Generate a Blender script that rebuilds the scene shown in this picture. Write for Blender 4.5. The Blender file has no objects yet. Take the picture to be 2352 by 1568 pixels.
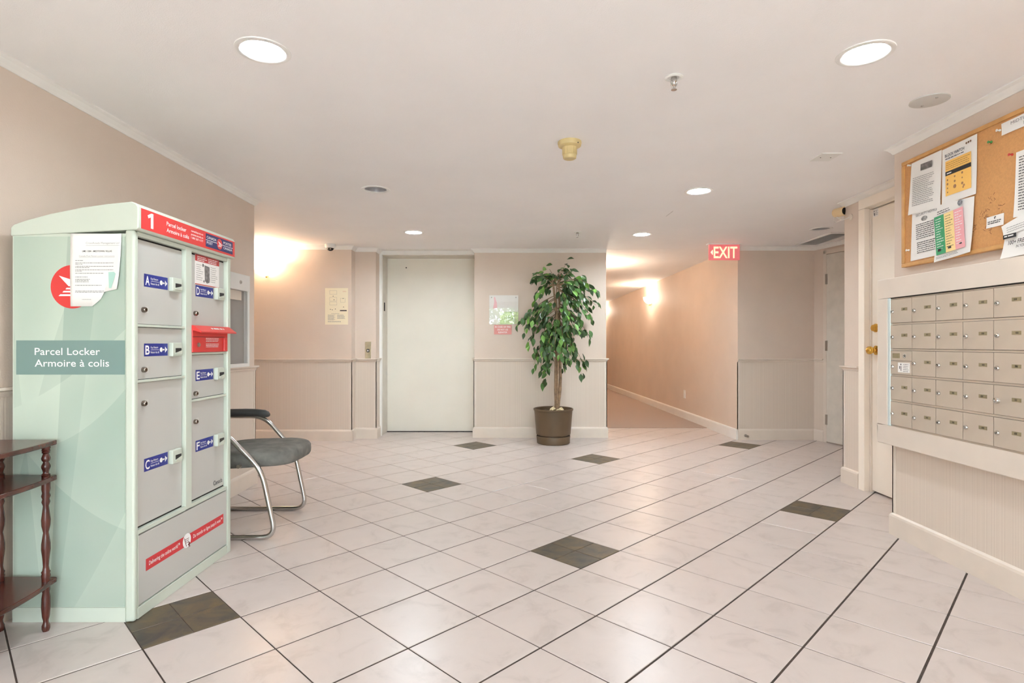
import bpy, bmesh, math, random
from mathutils import Vector, Matrix

sc = bpy.context.scene
COL = sc.collection
RND = random.Random(11)

# ------------------------------------------------------------------ camera, world, exposure
CAM_H = 1.0755
cam_d = bpy.data.cameras.new('camera')
cam = bpy.data.objects.new('camera', cam_d)
COL.objects.link(cam)
cam.location = (0.0, 0.0, CAM_H)
cam.rotation_euler = (math.radians(90), 0, 0)
cam_d.sensor_width = 36.0
cam_d.lens = 36.0 * 1298.3 / 2352.0
cam_d.shift_y = 4.3 / 2352.0
cam_d.clip_start = 0.02
sc.camera = cam

world = bpy.data.worlds.new('daylight')
sc.world = world
world.use_nodes = True
bg = world.node_tree.nodes['Background']
bg.inputs['Color'].default_value = (0.88, 0.96, 1.08, 1)
bg.inputs['Strength'].default_value = 3.9

sc.view_settings.view_transform = 'Standard'
sc.view_settings.look = 'None'
sc.view_settings.gamma = 1.0
sc.view_settings.use_curve_mapping = False
sc.view_settings.exposure = 1.88
sc.cycles.use_denoising = True
sc.cycles.max_bounces = 7
sc.cycles.diffuse_bounces = 5
sc.cycles.glossy_bounces = 3
sc.cycles.transmission_bounces = 6
sc.cycles.use_light_tree = False
sc.cycles.use_adaptive_sampling = True
sc.cycles.adaptive_threshold = 0.03
sc.cycles.adaptive_min_samples = 24
sc.cycles.sample_clamp_indirect = 8.0

LAMP_E = {0: 54.0, 1: 38.0, 3: 66.0, 4: 122.0, 5: 118.0, 7: 36.0, 8: 26.0, 9: 18.0}   # strength of each lit downlight's diffuser
CORRIDOR_W = 11.5
SCONCE_W = 9.0       # watts of a sconce bulb

# ------------------------------------------------------------------ helpers
def lin(c):
    c = c / 255.0
    return c / 12.92 if c <= 0.04045 else ((c + 0.055) / 1.055) ** 2.4

def rgb(t):
    return (lin(t[0]), lin(t[1]), lin(t[2]), 1.0)

MATS = {}

def mat(name, col, rough=0.5, metal=0.0, var=0.0, scale=6.0, bump=0.0, bscale=60.0, spec=0.5, detail=4.0):
    """Principled material with optional noise-driven tone variation and fine relief."""
    if name in MATS:
        return MATS[name]
    m = bpy.data.materials.new(name)
    m.use_nodes = True
    nt = m.node_tree
    b = nt.nodes['Principled BSDF']
    b.inputs['Roughness'].default_value = rough
    b.inputs['Metallic'].default_value = metal
    b.inputs['Specular IOR Level'].default_value = spec
    b.inputs['Base Color'].default_value = rgb(col)
    if var > 0 or bump > 0:
        tc = nt.nodes.new('ShaderNodeTexCoord')
    if var > 0:
        n = nt.nodes.new('ShaderNodeTexNoise')
        n.inputs['Scale'].default_value = scale
        n.inputs['Detail'].default_value = detail
        nt.links.new(tc.outputs['Object'], n.inputs['Vector'])
        r = nt.nodes.new('ShaderNodeValToRGB')
        r.color_ramp.elements[0].position = 0.3
        r.color_ramp.elements[1].position = 0.7
        r.color_ramp.elements[0].color = rgb([max(0, x * (1 - var)) for x in col])
        r.color_ramp.elements[1].color = rgb([min(255, x * (1 + var)) for x in col])
        nt.links.new(n.outputs['Fac'], r.inputs['Fac'])
        nt.links.new(r.outputs['Color'], b.inputs['Base Color'])
    if bump > 0:
        n2 = nt.nodes.new('ShaderNodeTexNoise')
        n2.inputs['Scale'].default_value = bscale
        n2.inputs['Detail'].default_value = 3
        nt.links.new(tc.outputs['Object'], n2.inputs['Vector'])
        bm = nt.nodes.new('ShaderNodeBump')
        bm.inputs['Strength'].default_value = bump
        bm.inputs['Distance'].default_value = 0.01
        nt.links.new(n2.outputs['Fac'], bm.inputs['Height'])
        nt.links.new(bm.outputs['Normal'], b.inputs['Normal'])
    MATS[name] = m
    return m

def emis(name, col, strength):
    if name in MATS:
        return MATS[name]
    m = bpy.data.materials.new(name)
    m.use_nodes = True
    b = m.node_tree.nodes['Principled BSDF']
    b.inputs['Base Color'].default_value = rgb(col)
    b.inputs['Emission Color'].default_value = rgb(col)
    b.inputs['Emission Strength'].default_value = strength
    MATS[name] = m
    return m

def glass(name, col=(255, 255, 255)):
    """Thin clear sheet: mostly see-through with a faint mirror reflection that grows at grazing angles."""
    if name in MATS:
        return MATS[name]
    m = bpy.data.materials.new(name)
    m.use_nodes = True
    nt = m.node_tree
    nt.nodes.remove(nt.nodes['Principled BSDF'])
    out = nt.nodes['Material Output']
    tr = nt.nodes.new('ShaderNodeBsdfTransparent')
    tr.inputs['Color'].default_value = rgb(col)
    gl = nt.nodes.new('ShaderNodeBsdfGlossy')
    gl.inputs['Roughness'].default_value = 0.0
    lw = nt.nodes.new('ShaderNodeLayerWeight')
    pw = nt.nodes.new('ShaderNodeMath')
    pw.operation = 'POWER'
    pw.inputs[1].default_value = 5.0
    nt.links.new(lw.outputs['Facing'], pw.inputs[0])
    fr = nt.nodes.new('ShaderNodeMath')
    fr.operation = 'MULTIPLY_ADD'
    fr.inputs[1].default_value = 0.8
    fr.inputs[2].default_value = 0.035
    nt.links.new(pw.outputs[0], fr.inputs[0])
    mx = nt.nodes.new('ShaderNodeMixShader')
    nt.links.new(fr.outputs[0], mx.inputs[0])
    nt.links.new(tr.outputs[0], mx.inputs[1])
    nt.links.new(gl.outputs[0], mx.inputs[2])
    nt.links.new(mx.outputs[0], out.inputs['Surface'])
    MATS[name] = m
    return m

def wpos(o):
    v = Vector((0, 0, 0))
    while o is not None:
        v += o.location
        o = o.parent
    return v

class MB:
    """Collects vertices and faces (world coordinates) for one mesh object."""
    def __init__(s):
        s.v = []
        s.f = []

    def add(s, vs, fs):
        n = len(s.v)
        s.v += [tuple(v) for v in vs]
        s.f += [tuple(i + n for i in f) for f in fs]
        return s

    def box(s, x0, x1, y0, y1, z0, z1):
        return s.add([(x0, y0, z0), (x1, y0, z0), (x1, y1, z0), (x0, y1, z0),
                      (x0, y0, z1), (x1, y0, z1), (x1, y1, z1), (x0, y1, z1)],
                     [(3, 2, 1, 0), (4, 5, 6, 7), (0, 1, 5, 4), (1, 2, 6, 5), (2, 3, 7, 6), (3, 0, 4, 7)])

    def extrude(s, pts, vec):
        n = len(pts)
        a = [Vector(p) for p in pts]
        b = [p + Vector(vec) for p in a]
        fs = [tuple(range(n))[::-1], tuple(range(n, 2 * n))]
        for i in range(n):
            j = (i + 1) % n
            fs.append((i, j, n + j, n + i))
        return s.add(a + b, fs)

    def prism(s, poly, z0, z1):
        return s.extrude([(p[0], p[1], z0) for p in poly], (0, 0, z1 - z0))

    def poly(s, pts):
        return s.add(pts, [tuple(range(len(pts)))])

    def lathe(s, prof, c=(0, 0, 0), n=24, axis='z', cap=True):
        """prof: list of (radius, height along axis); axis x, y, z, -x or -y."""
        c = Vector(c)
        ax = {'z': (Vector((1, 0, 0)), Vector((0, 1, 0)), Vector((0, 0, 1))),
              'x': (Vector((0, 1, 0)), Vector((0, 0, 1)), Vector((1, 0, 0))),
              '-x': (Vector((0, 1, 0)), Vector((0, 0, 1)), Vector((-1, 0, 0))),
              'y': (Vector((1, 0, 0)), Vector((0, 0, 1)), Vector((0, 1, 0))),
              '-y': (Vector((1, 0, 0)), Vector((0, 0, 1)), Vector((0, -1, 0))),
              '-z': (Vector((1, 0, 0)), Vector((0, 1, 0)), Vector((0, 0, -1)))}[axis]
        vs, fs = [], []
        for (r, h) in prof:
            for k in range(n):
                a = 2 * math.pi * k / n
                vs.append(c + ax[0] * (r * math.cos(a)) + ax[1] * (r * math.sin(a)) + ax[2] * h)
        m = len(prof)
        for i in range(m - 1):
            for k in range(n):
                k2 = (k + 1) % n
                fs.append((i * n + k, i * n + k2, (i + 1) * n + k2, (i + 1) * n + k))
        if cap and prof[0][0] > 1e-5:
            fs.append(tuple(range(n))[::-1])
        if cap and prof[-1][0] > 1e-5:
            fs.append(tuple((m - 1) * n + k for k in range(n)))
        return s.add(vs, fs)

    def tube(s, path, r, n=8):
        P = [Vector(p) for p in path]
        rad = r if isinstance(r, (list, tuple)) else [r] * len(P)
        vs, fs = [], []
        up = None
        for i, p in enumerate(P):
            t = (P[min(i + 1, len(P) - 1)] - P[max(i - 1, 0)]).normalized()
            if up is None:
                up = Vector((0, 0, 1)) if abs(t.z) < 0.9 else Vector((1, 0, 0))
            a = t.cross(up)
            if a.length < 1e-4:
                a = t.cross(Vector((0, 1, 0)))
            a.normalize()
            b = t.cross(a).normalized()
            up = a.cross(t).normalized()
            for k in range(n):
                an = 2 * math.pi * k / n
                vs.append(p + a * (rad[i] * math.cos(an)) + b * (rad[i] * math.sin(an)))
        for i in range(len(P) - 1):
            for k in range(n):
                k2 = (k + 1) % n
                fs.append((i * n + k, i * n + k2, (i + 1) * n + k2, (i + 1) * n + k))
        fs.append(tuple(range(n))[::-1])
        fs.append(tuple((len(P) - 1) * n + k for k in range(n)))
        return s.add(vs, fs)

    def mesh(s, name, off=(0, 0, 0), smooth=None, recalc=True):
        me = bpy.data.meshes.new(name)
        ox, oy, oz = off
        me.from_pydata([(x - ox, y - oy, z - oz) for x, y, z in s.v], [], s.f)
        if recalc:
            bm = bmesh.new()
            bm.from_mesh(me)
            bmesh.ops.remove_doubles(bm, verts=bm.verts, dist=1e-6)
            bmesh.ops.recalc_face_normals(bm, faces=bm.faces)
            bm.to_mesh(me)
            bm.free()
        if smooth is not None:
            me.shade_smooth()
            me.set_sharp_from_angle(angle=math.radians(smooth))
        return me

    def build(s, name, m, parent=None, smooth=None, bevel=0.0, seg=2, recalc=True):
        off = wpos(parent) if parent else (0, 0, 0)
        me = s.mesh(name, off, smooth, recalc)
        me.materials.append(m)
        o = bpy.data.objects.new(name, me)
        COL.objects.link(o)
        o.parent = parent
        if bevel > 0:
            b = o.modifiers.new('edge', 'BEVEL')
            b.width = bevel
            b.segments = seg
            b.limit_method = 'ANGLE'
            b.angle_limit = math.radians(35)
        return o

def bx(x0, x1, y0, y1, z0, z1):
    return MB().box(x0, x1, y0, y1, z0, z1)

def tag(o, label, cat, group=None, kind=None):
    o['label'] = label
    o['category'] = cat
    if group:
        o['group'] = group
    if kind:
        o['kind'] = kind
    return o

def thing(name, loc, label, cat, group=None, kind=None):
    o = bpy.data.objects.new(name, None)
    o.empty_display_size = 0.1
    COL.objects.link(o)
    o.location = loc
    return tag(o, label, cat, group, kind)

def shared(name, me, parent, loc, rot=None, scale=None):
    o = bpy.data.objects.new(name, me)
    COL.objects.link(o)
    o.parent = parent
    o.location = loc
    if rot is not None:
        o.rotation_euler = rot
    if scale is not None:
        o.scale = scale
    return o

_txt = {}

def text_pts(s, bold):
    """Vertices and faces of a line of lettering, unit size, baseline at 0."""
    key = (s, bold)
    if key in _txt:
        return _txt[key]
    cu = bpy.data.curves.new('lettering', 'FONT')
    cu.body = s
    cu.size = 1.0
    cu.resolution_u = 3
    cu.offset = bold
    o = bpy.data.objects.new('lettering', cu)
    COL.objects.link(o)
    bpy.context.view_layer.update()
    me = bpy.data.meshes.new_from_object(o.evaluated_get(bpy.context.evaluated_depsgraph_get()))
    vs = [(v.co.x, v.co.y) for v in me.vertices]
    fs = [tuple(p.vertices) for p in me.polygons]
    bpy.data.objects.remove(o)
    bpy.data.curves.remove(cu)
    bpy.data.meshes.remove(me)
    _txt[key] = (vs, fs)
    return vs, fs

class Face:
    """A flat printable face: origin (lower left), unit right and up vectors, and outward normal."""
    def __init__(s, o, right, up):
        s.o = Vector(o)
        s.r = Vector(right).normalized()
        s.u = Vector(up).normalized()
        s.n = s.r.cross(s.u)

    def p(s, a, b, lift=0.0006):
        return s.o + s.r * a + s.u * b + s.n * lift

    def rect(s, mb, a0, a1, b0, b1, lift=0.0006):
        return mb.poly([s.p(a0, b0, lift), s.p(a1, b0, lift), s.p(a1, b1, lift), s.p(a0, b1, lift)])

    def slab(s, mb, a0, a1, b0, b1, l0, l1):
        return mb.extrude([s.p(a0, b0, l0), s.p(a1, b0, l0), s.p(a1, b1, l0), s.p(a0, b1, l0)], s.n * (l1 - l0))

    def disc(s, mb, a, b, r, n=32, lift=0.0006, ry=None):
        ry = ry or r
        return mb.poly([s.p(a + r * math.cos(2 * math.pi * k / n), b + ry * math.sin(2 * math.pi * k / n), lift) for k in range(n)])

    def text(s, mb, t, a, b, h, w=None, align='l', bold=0.0, lift=0.0012, slant=0.0):
        """h: cap height; w: total width the line is fitted to."""
        vs, fs = text_pts(t, bold)
        x0 = min(v[0] for v in vs)
        x1 = max(v[0] for v in vs)
        k = h / 0.70
        kx = k if w is None else w / (x1 - x0)
        W = (x1 - x0) * kx
        sh = {'l': 0, 'c': -W / 2, 'r': -W}[align]
        return mb.add([s.p(a + sh + (v[0] - x0) * kx + slant * v[1] * k, b + v[1] * k, lift) for v in vs], fs)

    def lines(s, mb, a0, a1, b_top, pitch, count, h, seed=0, lift=0.0009, ragged=0.25):
        """Small illegible print: rows of word-length strokes."""
        r = random.Random(seed)
        for i in range(count):
            b = b_top - i * pitch
            end = a1 - (a1 - a0) * r.random() * ragged
            x = a0
            while x < end - h:
                w = min(end - x, h * r.uniform(1.5, 6.0))
                s.rect(mb, x, x + w, b, b + h, lift)
                x += w + h * 0.8
        return mb

def sweep(path, prof, close=False):
    """Sweep a (out, z) profile along a plan path; the room lies to the right of the path."""
    mb = MB()
    P = [Vector((p[0], p[1])) for p in path]
    n = len(P)
    norms = []
    for i in range(n - 1):
        d = (P[i + 1] - P[i]).normalized()
        norms.append(Vector((d.y, -d.x)))
    rows = []
    for i in range(n):
        if i == 0:
            m, k = norms[0], 1.0
        elif i == n - 1:
            m, k = norms[-1], 1.0
        else:
            m = (norms[i - 1] + norms[i]).normalized()
            k = 1.0 / max(0.3, m.dot(norms[i]))
        rows.append([(P[i].x + m.x * o * k, P[i].y + m.y * o * k, z(P[i].y) if callable(z) else z) for (o, z) in prof])
    q = len(prof)
    vs = [p for r in rows for p in r]
    fs = []
    for i in range(n - 1):
        for j in range(q):
            j2 = (j + 1) % q
            fs.append((i * q + j, i * q + j2, (i + 1) * q + j2, (i + 1) * q + j))
    fs.append(tuple(range(q))[::-1])
    fs.append(tuple((n - 1) * q + j for j in range(q)))
    return mb.add(vs, fs)

def zc(y):
    """The ceiling's height: it falls very slightly towards the back."""
    return 2.206 - 0.0085 * y

def zcor(y):
    return 2.151 - 0.014 * (y - 6.35)

# ------------------------------------------------------------------ materials
M_CEIL = mat('ceiling_paint', (245, 242, 241), 0.75, var=0.008, scale=2, bump=0.12, bscale=220)
M_WALL = mat('wall_paint', (217, 199, 184), 0.6, var=0.012, scale=3, bump=0.1, bscale=180)
M_TRIMW = mat('white_trim_paint', (236, 232, 227), 0.42, var=0.01, scale=8)
M_TRIM = mat('beige_trim_paint', (222, 208, 194), 0.38, var=0.015, scale=7)
M_DOOR = mat('door_paint', (236, 229, 216), 0.38, var=0.012, scale=2.5)
M_CLOSET = mat('closet_door_paint', (247, 235, 220), 0.38, var=0.01, scale=3)
M_JAMB = mat('jamb_paint', (216, 208, 196), 0.4, var=0.03, scale=9)
M_GROUT = mat('dark_grout', (70, 58, 51), 0.85, var=0.2, scale=30)
M_CARPET = mat('taupe_carpet', (176, 158, 146), 0.95, var=0.05, scale=160, bump=0.4, bscale=500)
M_BRASS = mat('polished_brass', (222, 176, 84), 0.18, 1.0)
M_STEEL = mat('brushed_steel', (178, 172, 164), 0.3, 1.0)
M_CHROME = mat('chrome_tube', (205, 203, 200), 0.16, 1.0, var=0.03, scale=20)
M_ALU = mat('pale_aluminium', (214, 224, 224), 0.35, 0.3)
M_PAPER = mat('white_paper', (240, 236, 231), 0.7)
M_INK = mat('black_ink', (40, 38, 38), 0.6)
M_GREYINK = mat('grey_ink', (128, 126, 126), 0.6)
M_WHITEINK = mat('white_ink', (250, 248, 246), 0.5)
M_BLACK = mat('black_plastic', (22, 21, 22), 0.3)
M_WPLAST = mat('white_plastic', (232, 230, 226), 0.35)
M_DARKGAP = mat('dark_gap', (46, 40, 36), 0.8)

def wainscot_mat():
    m = bpy.data.materials.new('striped_wainscot')
    m.use_nodes = True
    nt = m.node_tree
    b = nt.nodes['Principled BSDF']
    b.inputs['Roughness'].default_value = 0.5
    tc = nt.nodes.new('ShaderNodeTexCoord')
    sp = nt.nodes.new('ShaderNodeSeparateXYZ')
    nt.links.new(tc.outputs['Object'], sp.inputs[0])
    ad = nt.nodes.new('ShaderNodeMath')
    ad.operation = 'ADD'
    nt.links.new(sp.outputs['X'], ad.inputs[0])
    nt.links.new(sp.outputs['Y'], ad.inputs[1])
    w = nt.nodes.new('ShaderNodeTexNoise')
    w.noise_dimensions = '1D'
    w.inputs['Scale'].default_value = 150
    w.inputs['Detail'].default_value = 1.0
    nt.links.new(ad.outputs[0], w.inputs['W'])
    r = nt.nodes.new('ShaderNodeValToRGB')
    r.color_ramp.elements[0].position = 0.3
    r.color_ramp.elements[1].position = 0.7
    r.color_ramp.elements[0].color = rgb((211, 195, 180))
    r.color_ramp.elements[1].color = rgb((221, 206, 191))
    nt.links.new(w.outputs['Fac'], r.inputs['Fac'])
    nt.links.new(r.outputs['Color'], b.inputs['Base Color'])
    bm = nt.nodes.new('ShaderNodeBump')
    bm.inputs['Strength'].default_value = 0.2
    bm.inputs['Distance'].default_value = 0.002
    nt.links.new(w.outputs['Fac'], bm.inputs['Height'])
    nt.links.new(bm.outputs['Normal'], b.inputs['Normal'])
    return m
M_WAINS = wainscot_mat()

def tile_mat(name, base, dark, light, rough, scale):
    m = bpy.data.materials.new(name)
    m.use_nodes = True
    nt = m.node_tree
    b = nt.nodes['Principled BSDF']
    tc = nt.nodes.new('ShaderNodeTexCoord')
    oi = nt.nodes.new('ShaderNodeObjectInfo')
    add = nt.nodes.new('ShaderNodeVectorMath')
    add.operation = 'ADD'
    sc_ = nt.nodes.new('ShaderNodeVectorMath')
    sc_.operation = 'SCALE'
    sc_.inputs[0].default_value = (37.0, 91.0, 13.0)
    nt.links.new(oi.outputs['Random'], sc_.inputs['Scale'])
    nt.links.new(tc.outputs['Object'], add.inputs[0])
    nt.links.new(sc_.outputs[0], add.inputs[1])
    n = nt.nodes.new('ShaderNodeTexNoise')
    n.inputs['Scale'].default_value = scale
    n.inputs['Detail'].default_value = 7
    n.inputs['Roughness'].default_value = 0.62
    n.inputs['Distortion'].default_value = 0.8
    nt.links.new(add.outputs[0], n.inputs['Vector'])
    r = nt.nodes.new('ShaderNodeValToRGB')
    e = r.color_ramp.elements
    e[0].position = 0.32
    e[0].color = rgb(dark)
    e[1].position = 0.72
    e[1].color = rgb(light)
    k = r.color_ramp.elements.new(0.46)
    k.color = rgb(base)
    nt.links.new(n.outputs['Fac'], r.inputs['Fac'])
    hs = nt.nodes.new('ShaderNodeHueSaturation')
    mr = nt.nodes.new('ShaderNodeMapRange')
    mr.inputs['To Min'].default_value = 0.975
    mr.inputs['To Max'].default_value = 1.015
    nt.links.new(oi.outputs['Random'], mr.inputs['Value'])
    nt.links.new(mr.outputs[0], hs.inputs['Value'])
    nt.links.new(r.outputs['Color'], hs.inputs['Color'])
    nt.links.new(hs.outputs[0], b.inputs['Base Color'])
    b.inputs['Roughness'].default_value = rough
    return m
M_TILE = tile_mat('pale_ceramic_tile', (202, 189, 182), (191, 178, 171), (206, 193, 186), 0.3, 7)
M_SLATE = tile_mat('dark_slate_tile', (84, 74, 60), (58, 56, 52), (112, 94, 60), 0.42, 9)

# ------------------------------------------------------------------ the setting: walls
def wall(name, mb, label, m=M_WALL):
    o = mb.build(name, m)
    return tag(o, label, 'wall', kind='structure')

ZT = 2.30   # walls run up past the ceiling sheet
w_left = wall('wall_left', bx(-2.12, -1.975, -2.8, 4.33, -0.02, ZT), 'taupe wall behind the parcel locker and the chair')
w_rec0 = wall('wall_recess_near', bx(-3.7, -2.12, 4.20, 4.33, -0.02, ZT), 'short wall turning the corner behind the chair into the alcove')
w_rec1 = wall('wall_recess_left', bx(-3.84, -3.7, 4.20, 6.4, -0.02, ZT), 'end wall of the alcove hidden past the taupe corner')
w_rec2 = wall('wall_recess_back', bx(-3.7, -1.775, 6.25, 6.95, -0.02, ZT), 'peach lit alcove wall with a sconce and a floor plan notice')
w_pil = wall('wall_elevator_left', bx(-1.775, -1.54, 6.395, 6.95, -0.02, ZT), 'narrow wall strip with a call button left of the elevator door')
w_bk = wall('wall_back', bx(-0.43, 1.076, 6.455, 6.62, -0.02, ZT), 'back wall between the elevator and the corridor, behind the potted ficus')
w_el = wall('wall_elevator_shaft', bx(-1.54, -0.43, 6.93, 7.1, -0.02, ZT), 'shaft wall directly behind the elevator door')
w_elr = wall('wall_elevator_right', bx(-0.43, -0.3, 6.62, 7.1, -0.02, ZT), 'side of the elevator recess behind the ficus wall')
w_cl = wall('wall_corridor_left', MB().prism([(1.076, 6.62), (0.90, 6.62), (0.65, 14.5), (0.83, 14.5)], -0.02, ZT), 'hidden left wall of the carpeted corridor')
w_ce = wall('wall_corridor_end', bx(0.6, 2.5, 14.5, 14.62, -0.02, ZT), 'far end wall of the carpeted corridor')
CR0, CR1 = Vector((2.521, 6.312)), Vector((2.235, 14.5))
w_cr = wall('wall_corridor_right', MB().prism([(2.521, 6.3121), (2.235, 14.5), (2.45, 14.5), (2.70, 6.6), (2.70, 6.3121)], -0.02, ZT), 'long warm peach corridor wall with a sconce and an outlet')
w_gr = wall('wall_back_right', bx(2.5212, 3.374, 6.312, 6.5, -0.02, ZT), 'shaded taupe wall between the corridor and the hinged door')
w_dr = wall('wall_right_far', MB().prism([(3.374, 6.312), (3.374, 6.5), (3.62, 6.5), (4.14, 4.36), (3.896, 4.36)], -0.02, ZT), 'angled side wall holding the hinged door at the far right')
w_pier = wall('wall_right_pier', MB().prism([(2.575, 4.178), (2.575, 4.378), (4.1, 4.378), (4.1, 4.25), (2.72, 4.25), (2.72, 4.178)], -0.02, ZT), 'narrow peach pier beside the closet door with the brass knob')
w_head = wall('wall_right_head', bx(2.575, 2.72, 3.185, 4.178, 2.075, ZT), 'strip of wall above the closet door with the brass knob')
w_mail = wall('wall_right', MB().prism([(2.155, -2.8), (2.155, 3.185), (2.78, 3.185), (2.78, -2.8)], -0.02, ZT), 'right wall carrying the cork board and the mailboxes')
w_clo = wall('wall_closet_back', bx(2.72, 2.86, 3.185, 4.25, -0.02, ZT), 'wall sealing the closet behind the brass-knob door')
# wall behind the photographer with the glazed entrance
w_en = MB().box(-2.12, -1.85, -2.95, -2.8, -0.02, ZT).box(2.05, 2.78, -2.95, -2.8, -0.02, ZT).box(-1.85, 2.05, -2.95, -2.8, 2.13, ZT)
wall('wall_front', w_en, 'entrance wall behind the viewer around the glass doors')

# ceiling, with holes for the recessed lights
DOWN = [  # x, y, lit, label
    (-0.947, 2.15, 1, 'large glowing round downlight above the parcel locker side of the lobby'),
    (1.356, 2.17, 1, 'large glowing round downlight nearest the cork board'),
    (-0.972, 4.03, 0, 'unlit recessed downlight with a dark grey reflector, above the chair side'),
    (1.345, 4.07, 1, 'softly lit recessed downlight in line with the exit sign, mid ceiling'),
    (-0.960, 5.52, 1, 'small lit downlight closest to the elevator door'),
    (1.290, 5.62, 1, 'small lit downlight just before the corridor opening'),
    (2.93, 5.36, 0, 'unlit downlight beside the air grille near the hinged door'),
    (-0.95, 0.25, 1, 'downlight overhead behind the viewer on the locker side'),
    (1.35, 0.25, 1, 'downlight overhead behind the viewer on the mailbox side'),
    (0.2, -1.6, 1, 'downlight just inside the glass entrance'),
]
CAN_R = 0.082
def ceiling_sheet(name, x0, x1, y0, y1, zf, holes, m, label):
    bm = bmesh.new()
    def loop(pts):
        vs = [bm.verts.new((p[0], p[1], 0)) for p in pts]
        return [bm.edges.new((vs[i], vs[(i + 1) % len(vs)])) for i in range(len(vs))]
    ed = loop([(x0, y0), (x1, y0), (x1, y1), (x0, y1)])
    for (hx, hy) in holes:
        ed += loop([(hx + CAN_R * math.cos(2 * math.pi * k / 32), hy + CAN_R * math.sin(2 * math.pi * k / 32)) for k in range(32)])
    bmesh.ops.triangle_fill(bm, use_beauty=True, edges=ed)
    for f in bm.faces:
        if f.normal.z > 0:
            f.normal_flip()
    for v in bm.verts:
        v.co.z = zf(v.co.y)
    me = bpy.data.meshes.new(name)
    bm.to_mesh(me)
    bm.free()
    me.materials.append(m)
    o = bpy.data.objects.new(name, me)
    COL.objects.link(o)
    return tag(o, label, 'ceiling', kind='structure')
ceiling_sheet('ceiling', -3.85, 4.2, -2.95, 6.46, zc, [(d[0], d[1]) for d in DOWN], M_CEIL, 'smooth off-white lobby ceiling with recessed lights')
c2 = MB()
c2.add([(0.6, 6.46, zcor(6.46)), (2.75, 6.46, zcor(6.46)), (2.55, 14.62, zcor(14.62)), (0.5, 14.62, zcor(14.62))], [(0, 1, 2, 3)])
c2.add([(0.6, 6.46, zcor(6.46)), (2.75, 6.46, zcor(6.46)), (2.75, 6.46, ZT), (0.6, 6.46, ZT)], [(0, 1, 2, 3)])
tag(c2.build('ceiling_corridor', M_CEIL), 'white corridor ceiling washed by the sconces', 'ceiling', kind='structure')
tag(bx(-1.6, -0.3, 6.455, 7.1, 2.149, 2.30).build('ceiling_elevator', M_TRIMW), 'head of the elevator recess above the door', 'ceiling', kind='structure')

# floor: grout bed with individual tiles laid at 45 degrees
floor = bx(-3.85, 4.2, -2.95, 7.3, -0.08, -0.0025).build('floor', M_GROUT)
tag(floor, 'lobby floor of pale diagonal tiles with dark grout and slate insets', 'floor', kind='structure')
carpet = MB().prism([(0.6, 7.17), (2.75, 7.17), (2.5, 14.6), (0.5, 14.6)], -0.06, 0.006).build('floor_corridor', M_CARPET)
tag(carpet, 'flat taupe carpet running down the corridor', 'carpet', kind='structure')

T = 0.33
YAW = 0.7918
CU, SU = math.cos(YAW), math.sin(YAW)
def grid(u, v):
    return ((CU * u + SU * v + 0.2843) * T, (SU * u - CU * v + 8.8864) * T)
ROOM = [(-1.975, 2.155, -2.8, 3.185), (-1.975, 2.62, 3.185, 4.33), (-3.7, 2.6, 4.33, 4.38), (-3.7, 3.9, 4.378, 6.25),
        (-1.775, 3.374, 6.25, 6.312), (-1.775, 2.52, 6.312, 6.395), (-1.54, 2.52, 6.395, 6.455), (-1.54, -0.43, 6.455, 6.9), (1.076, 2.52, 6.455, 7.17)]
def in_room(x, y):
    return any(a <= x <= b and c <= y <= d for (a, b, c, d) in ROOM)
def in_view(x, y):
    if y < 1.3:
        return False
    px = 1176 + 1298.3 * x / y
    py = 788.3 + 1298.3 * CAM_H / y
    return -60 < px < 2412 and py < 1620
def tile_mesh(hw_u, hw_v):
    c = 0.0018
    mb = MB()
    def q(a, b, z):
        return (CU * a + SU * b, SU * a - CU * b, z)
    lo = [q(-hw_u, -hw_v, -0.02), q(hw_u, -hw_v, -0.02), q(hw_u, hw_v, -0.02), q(-hw_u, hw_v, -0.02)]
    m1 = [q(-hw_u, -hw_v, -0.0012), q(hw_u, -hw_v, -0.0012), q(hw_u, hw_v, -0.0012), q(-hw_u, hw_v, -0.0012)]
    tp = [q(-hw_u + c, -hw_v + c, 0), q(hw_u - c, -hw_v + c, 0), q(hw_u - c, hw_v - c, 0), q(-hw_u + c, hw_v - c, 0)]
    mb.add(lo + m1 + tp, [(8, 9, 10, 11)] + [(i, (i + 1) % 4, 4 + (i + 1) % 4, 4 + i) for i in range(4)] +
           [(4 + i, 4 + (i + 1) % 4, 8 + (i + 1) % 4, 8 + i) for i in range(4)])
    return mb
hu, hv = T / 2 - 0.0027, T / 2 - 0.0041
TB = tile_mesh(hu, hv)
TILE_ME = TB.mesh('tile')
TILE_ME.materials.append(M_TILE)
SB = tile_mesh(T / 4 - 0.0012, T / 4 - 0.0012)
SLATE_ME = SB.mesh('slate_tile')
SLATE_ME.materials.append(M_SLATE)
DARK = {(0, 0), (-5, -2), (1, -5), (6, -4), (5, -8), (5, 2), (11, -2)}
cells = []
for u in range(-45, 30):
    for v in range(-45, 40):
        x, y = grid(u + 0.5, v + 0.5)
        pts = [grid(u + a / 4, v + b / 4) for a in range(5) for b in range(5)]
        if any(in_room(*p) for p in pts):
            vis = any(in_view(*p) and in_room(*p) for p in pts)
            cells.append((y if vis else 99, u, v, x, y, vis))
cells.sort()
rest = MB()
count = 0
for (_, u, v, x, y, vis) in cells:
    dz = (RND.random() - 0.5) * 0.0006
    if (u, v) in DARK:
        for a in (0.25, 0.75):
            for b in (0.25, 0.75):
                sx, sy = grid(u + a, v + b)
                shared('slate_tile', SLATE_ME, floor, (sx, sy, dz - 0.0004))
    elif vis and count < 296:
        shared('tile', TILE_ME, floor, (x, y, dz))
        count += 1
    else:
        rest.add([(p[0] + x, p[1] + y, p[2] + dz) for p in TB.v], TB.f)
print('tiles', count)
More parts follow.
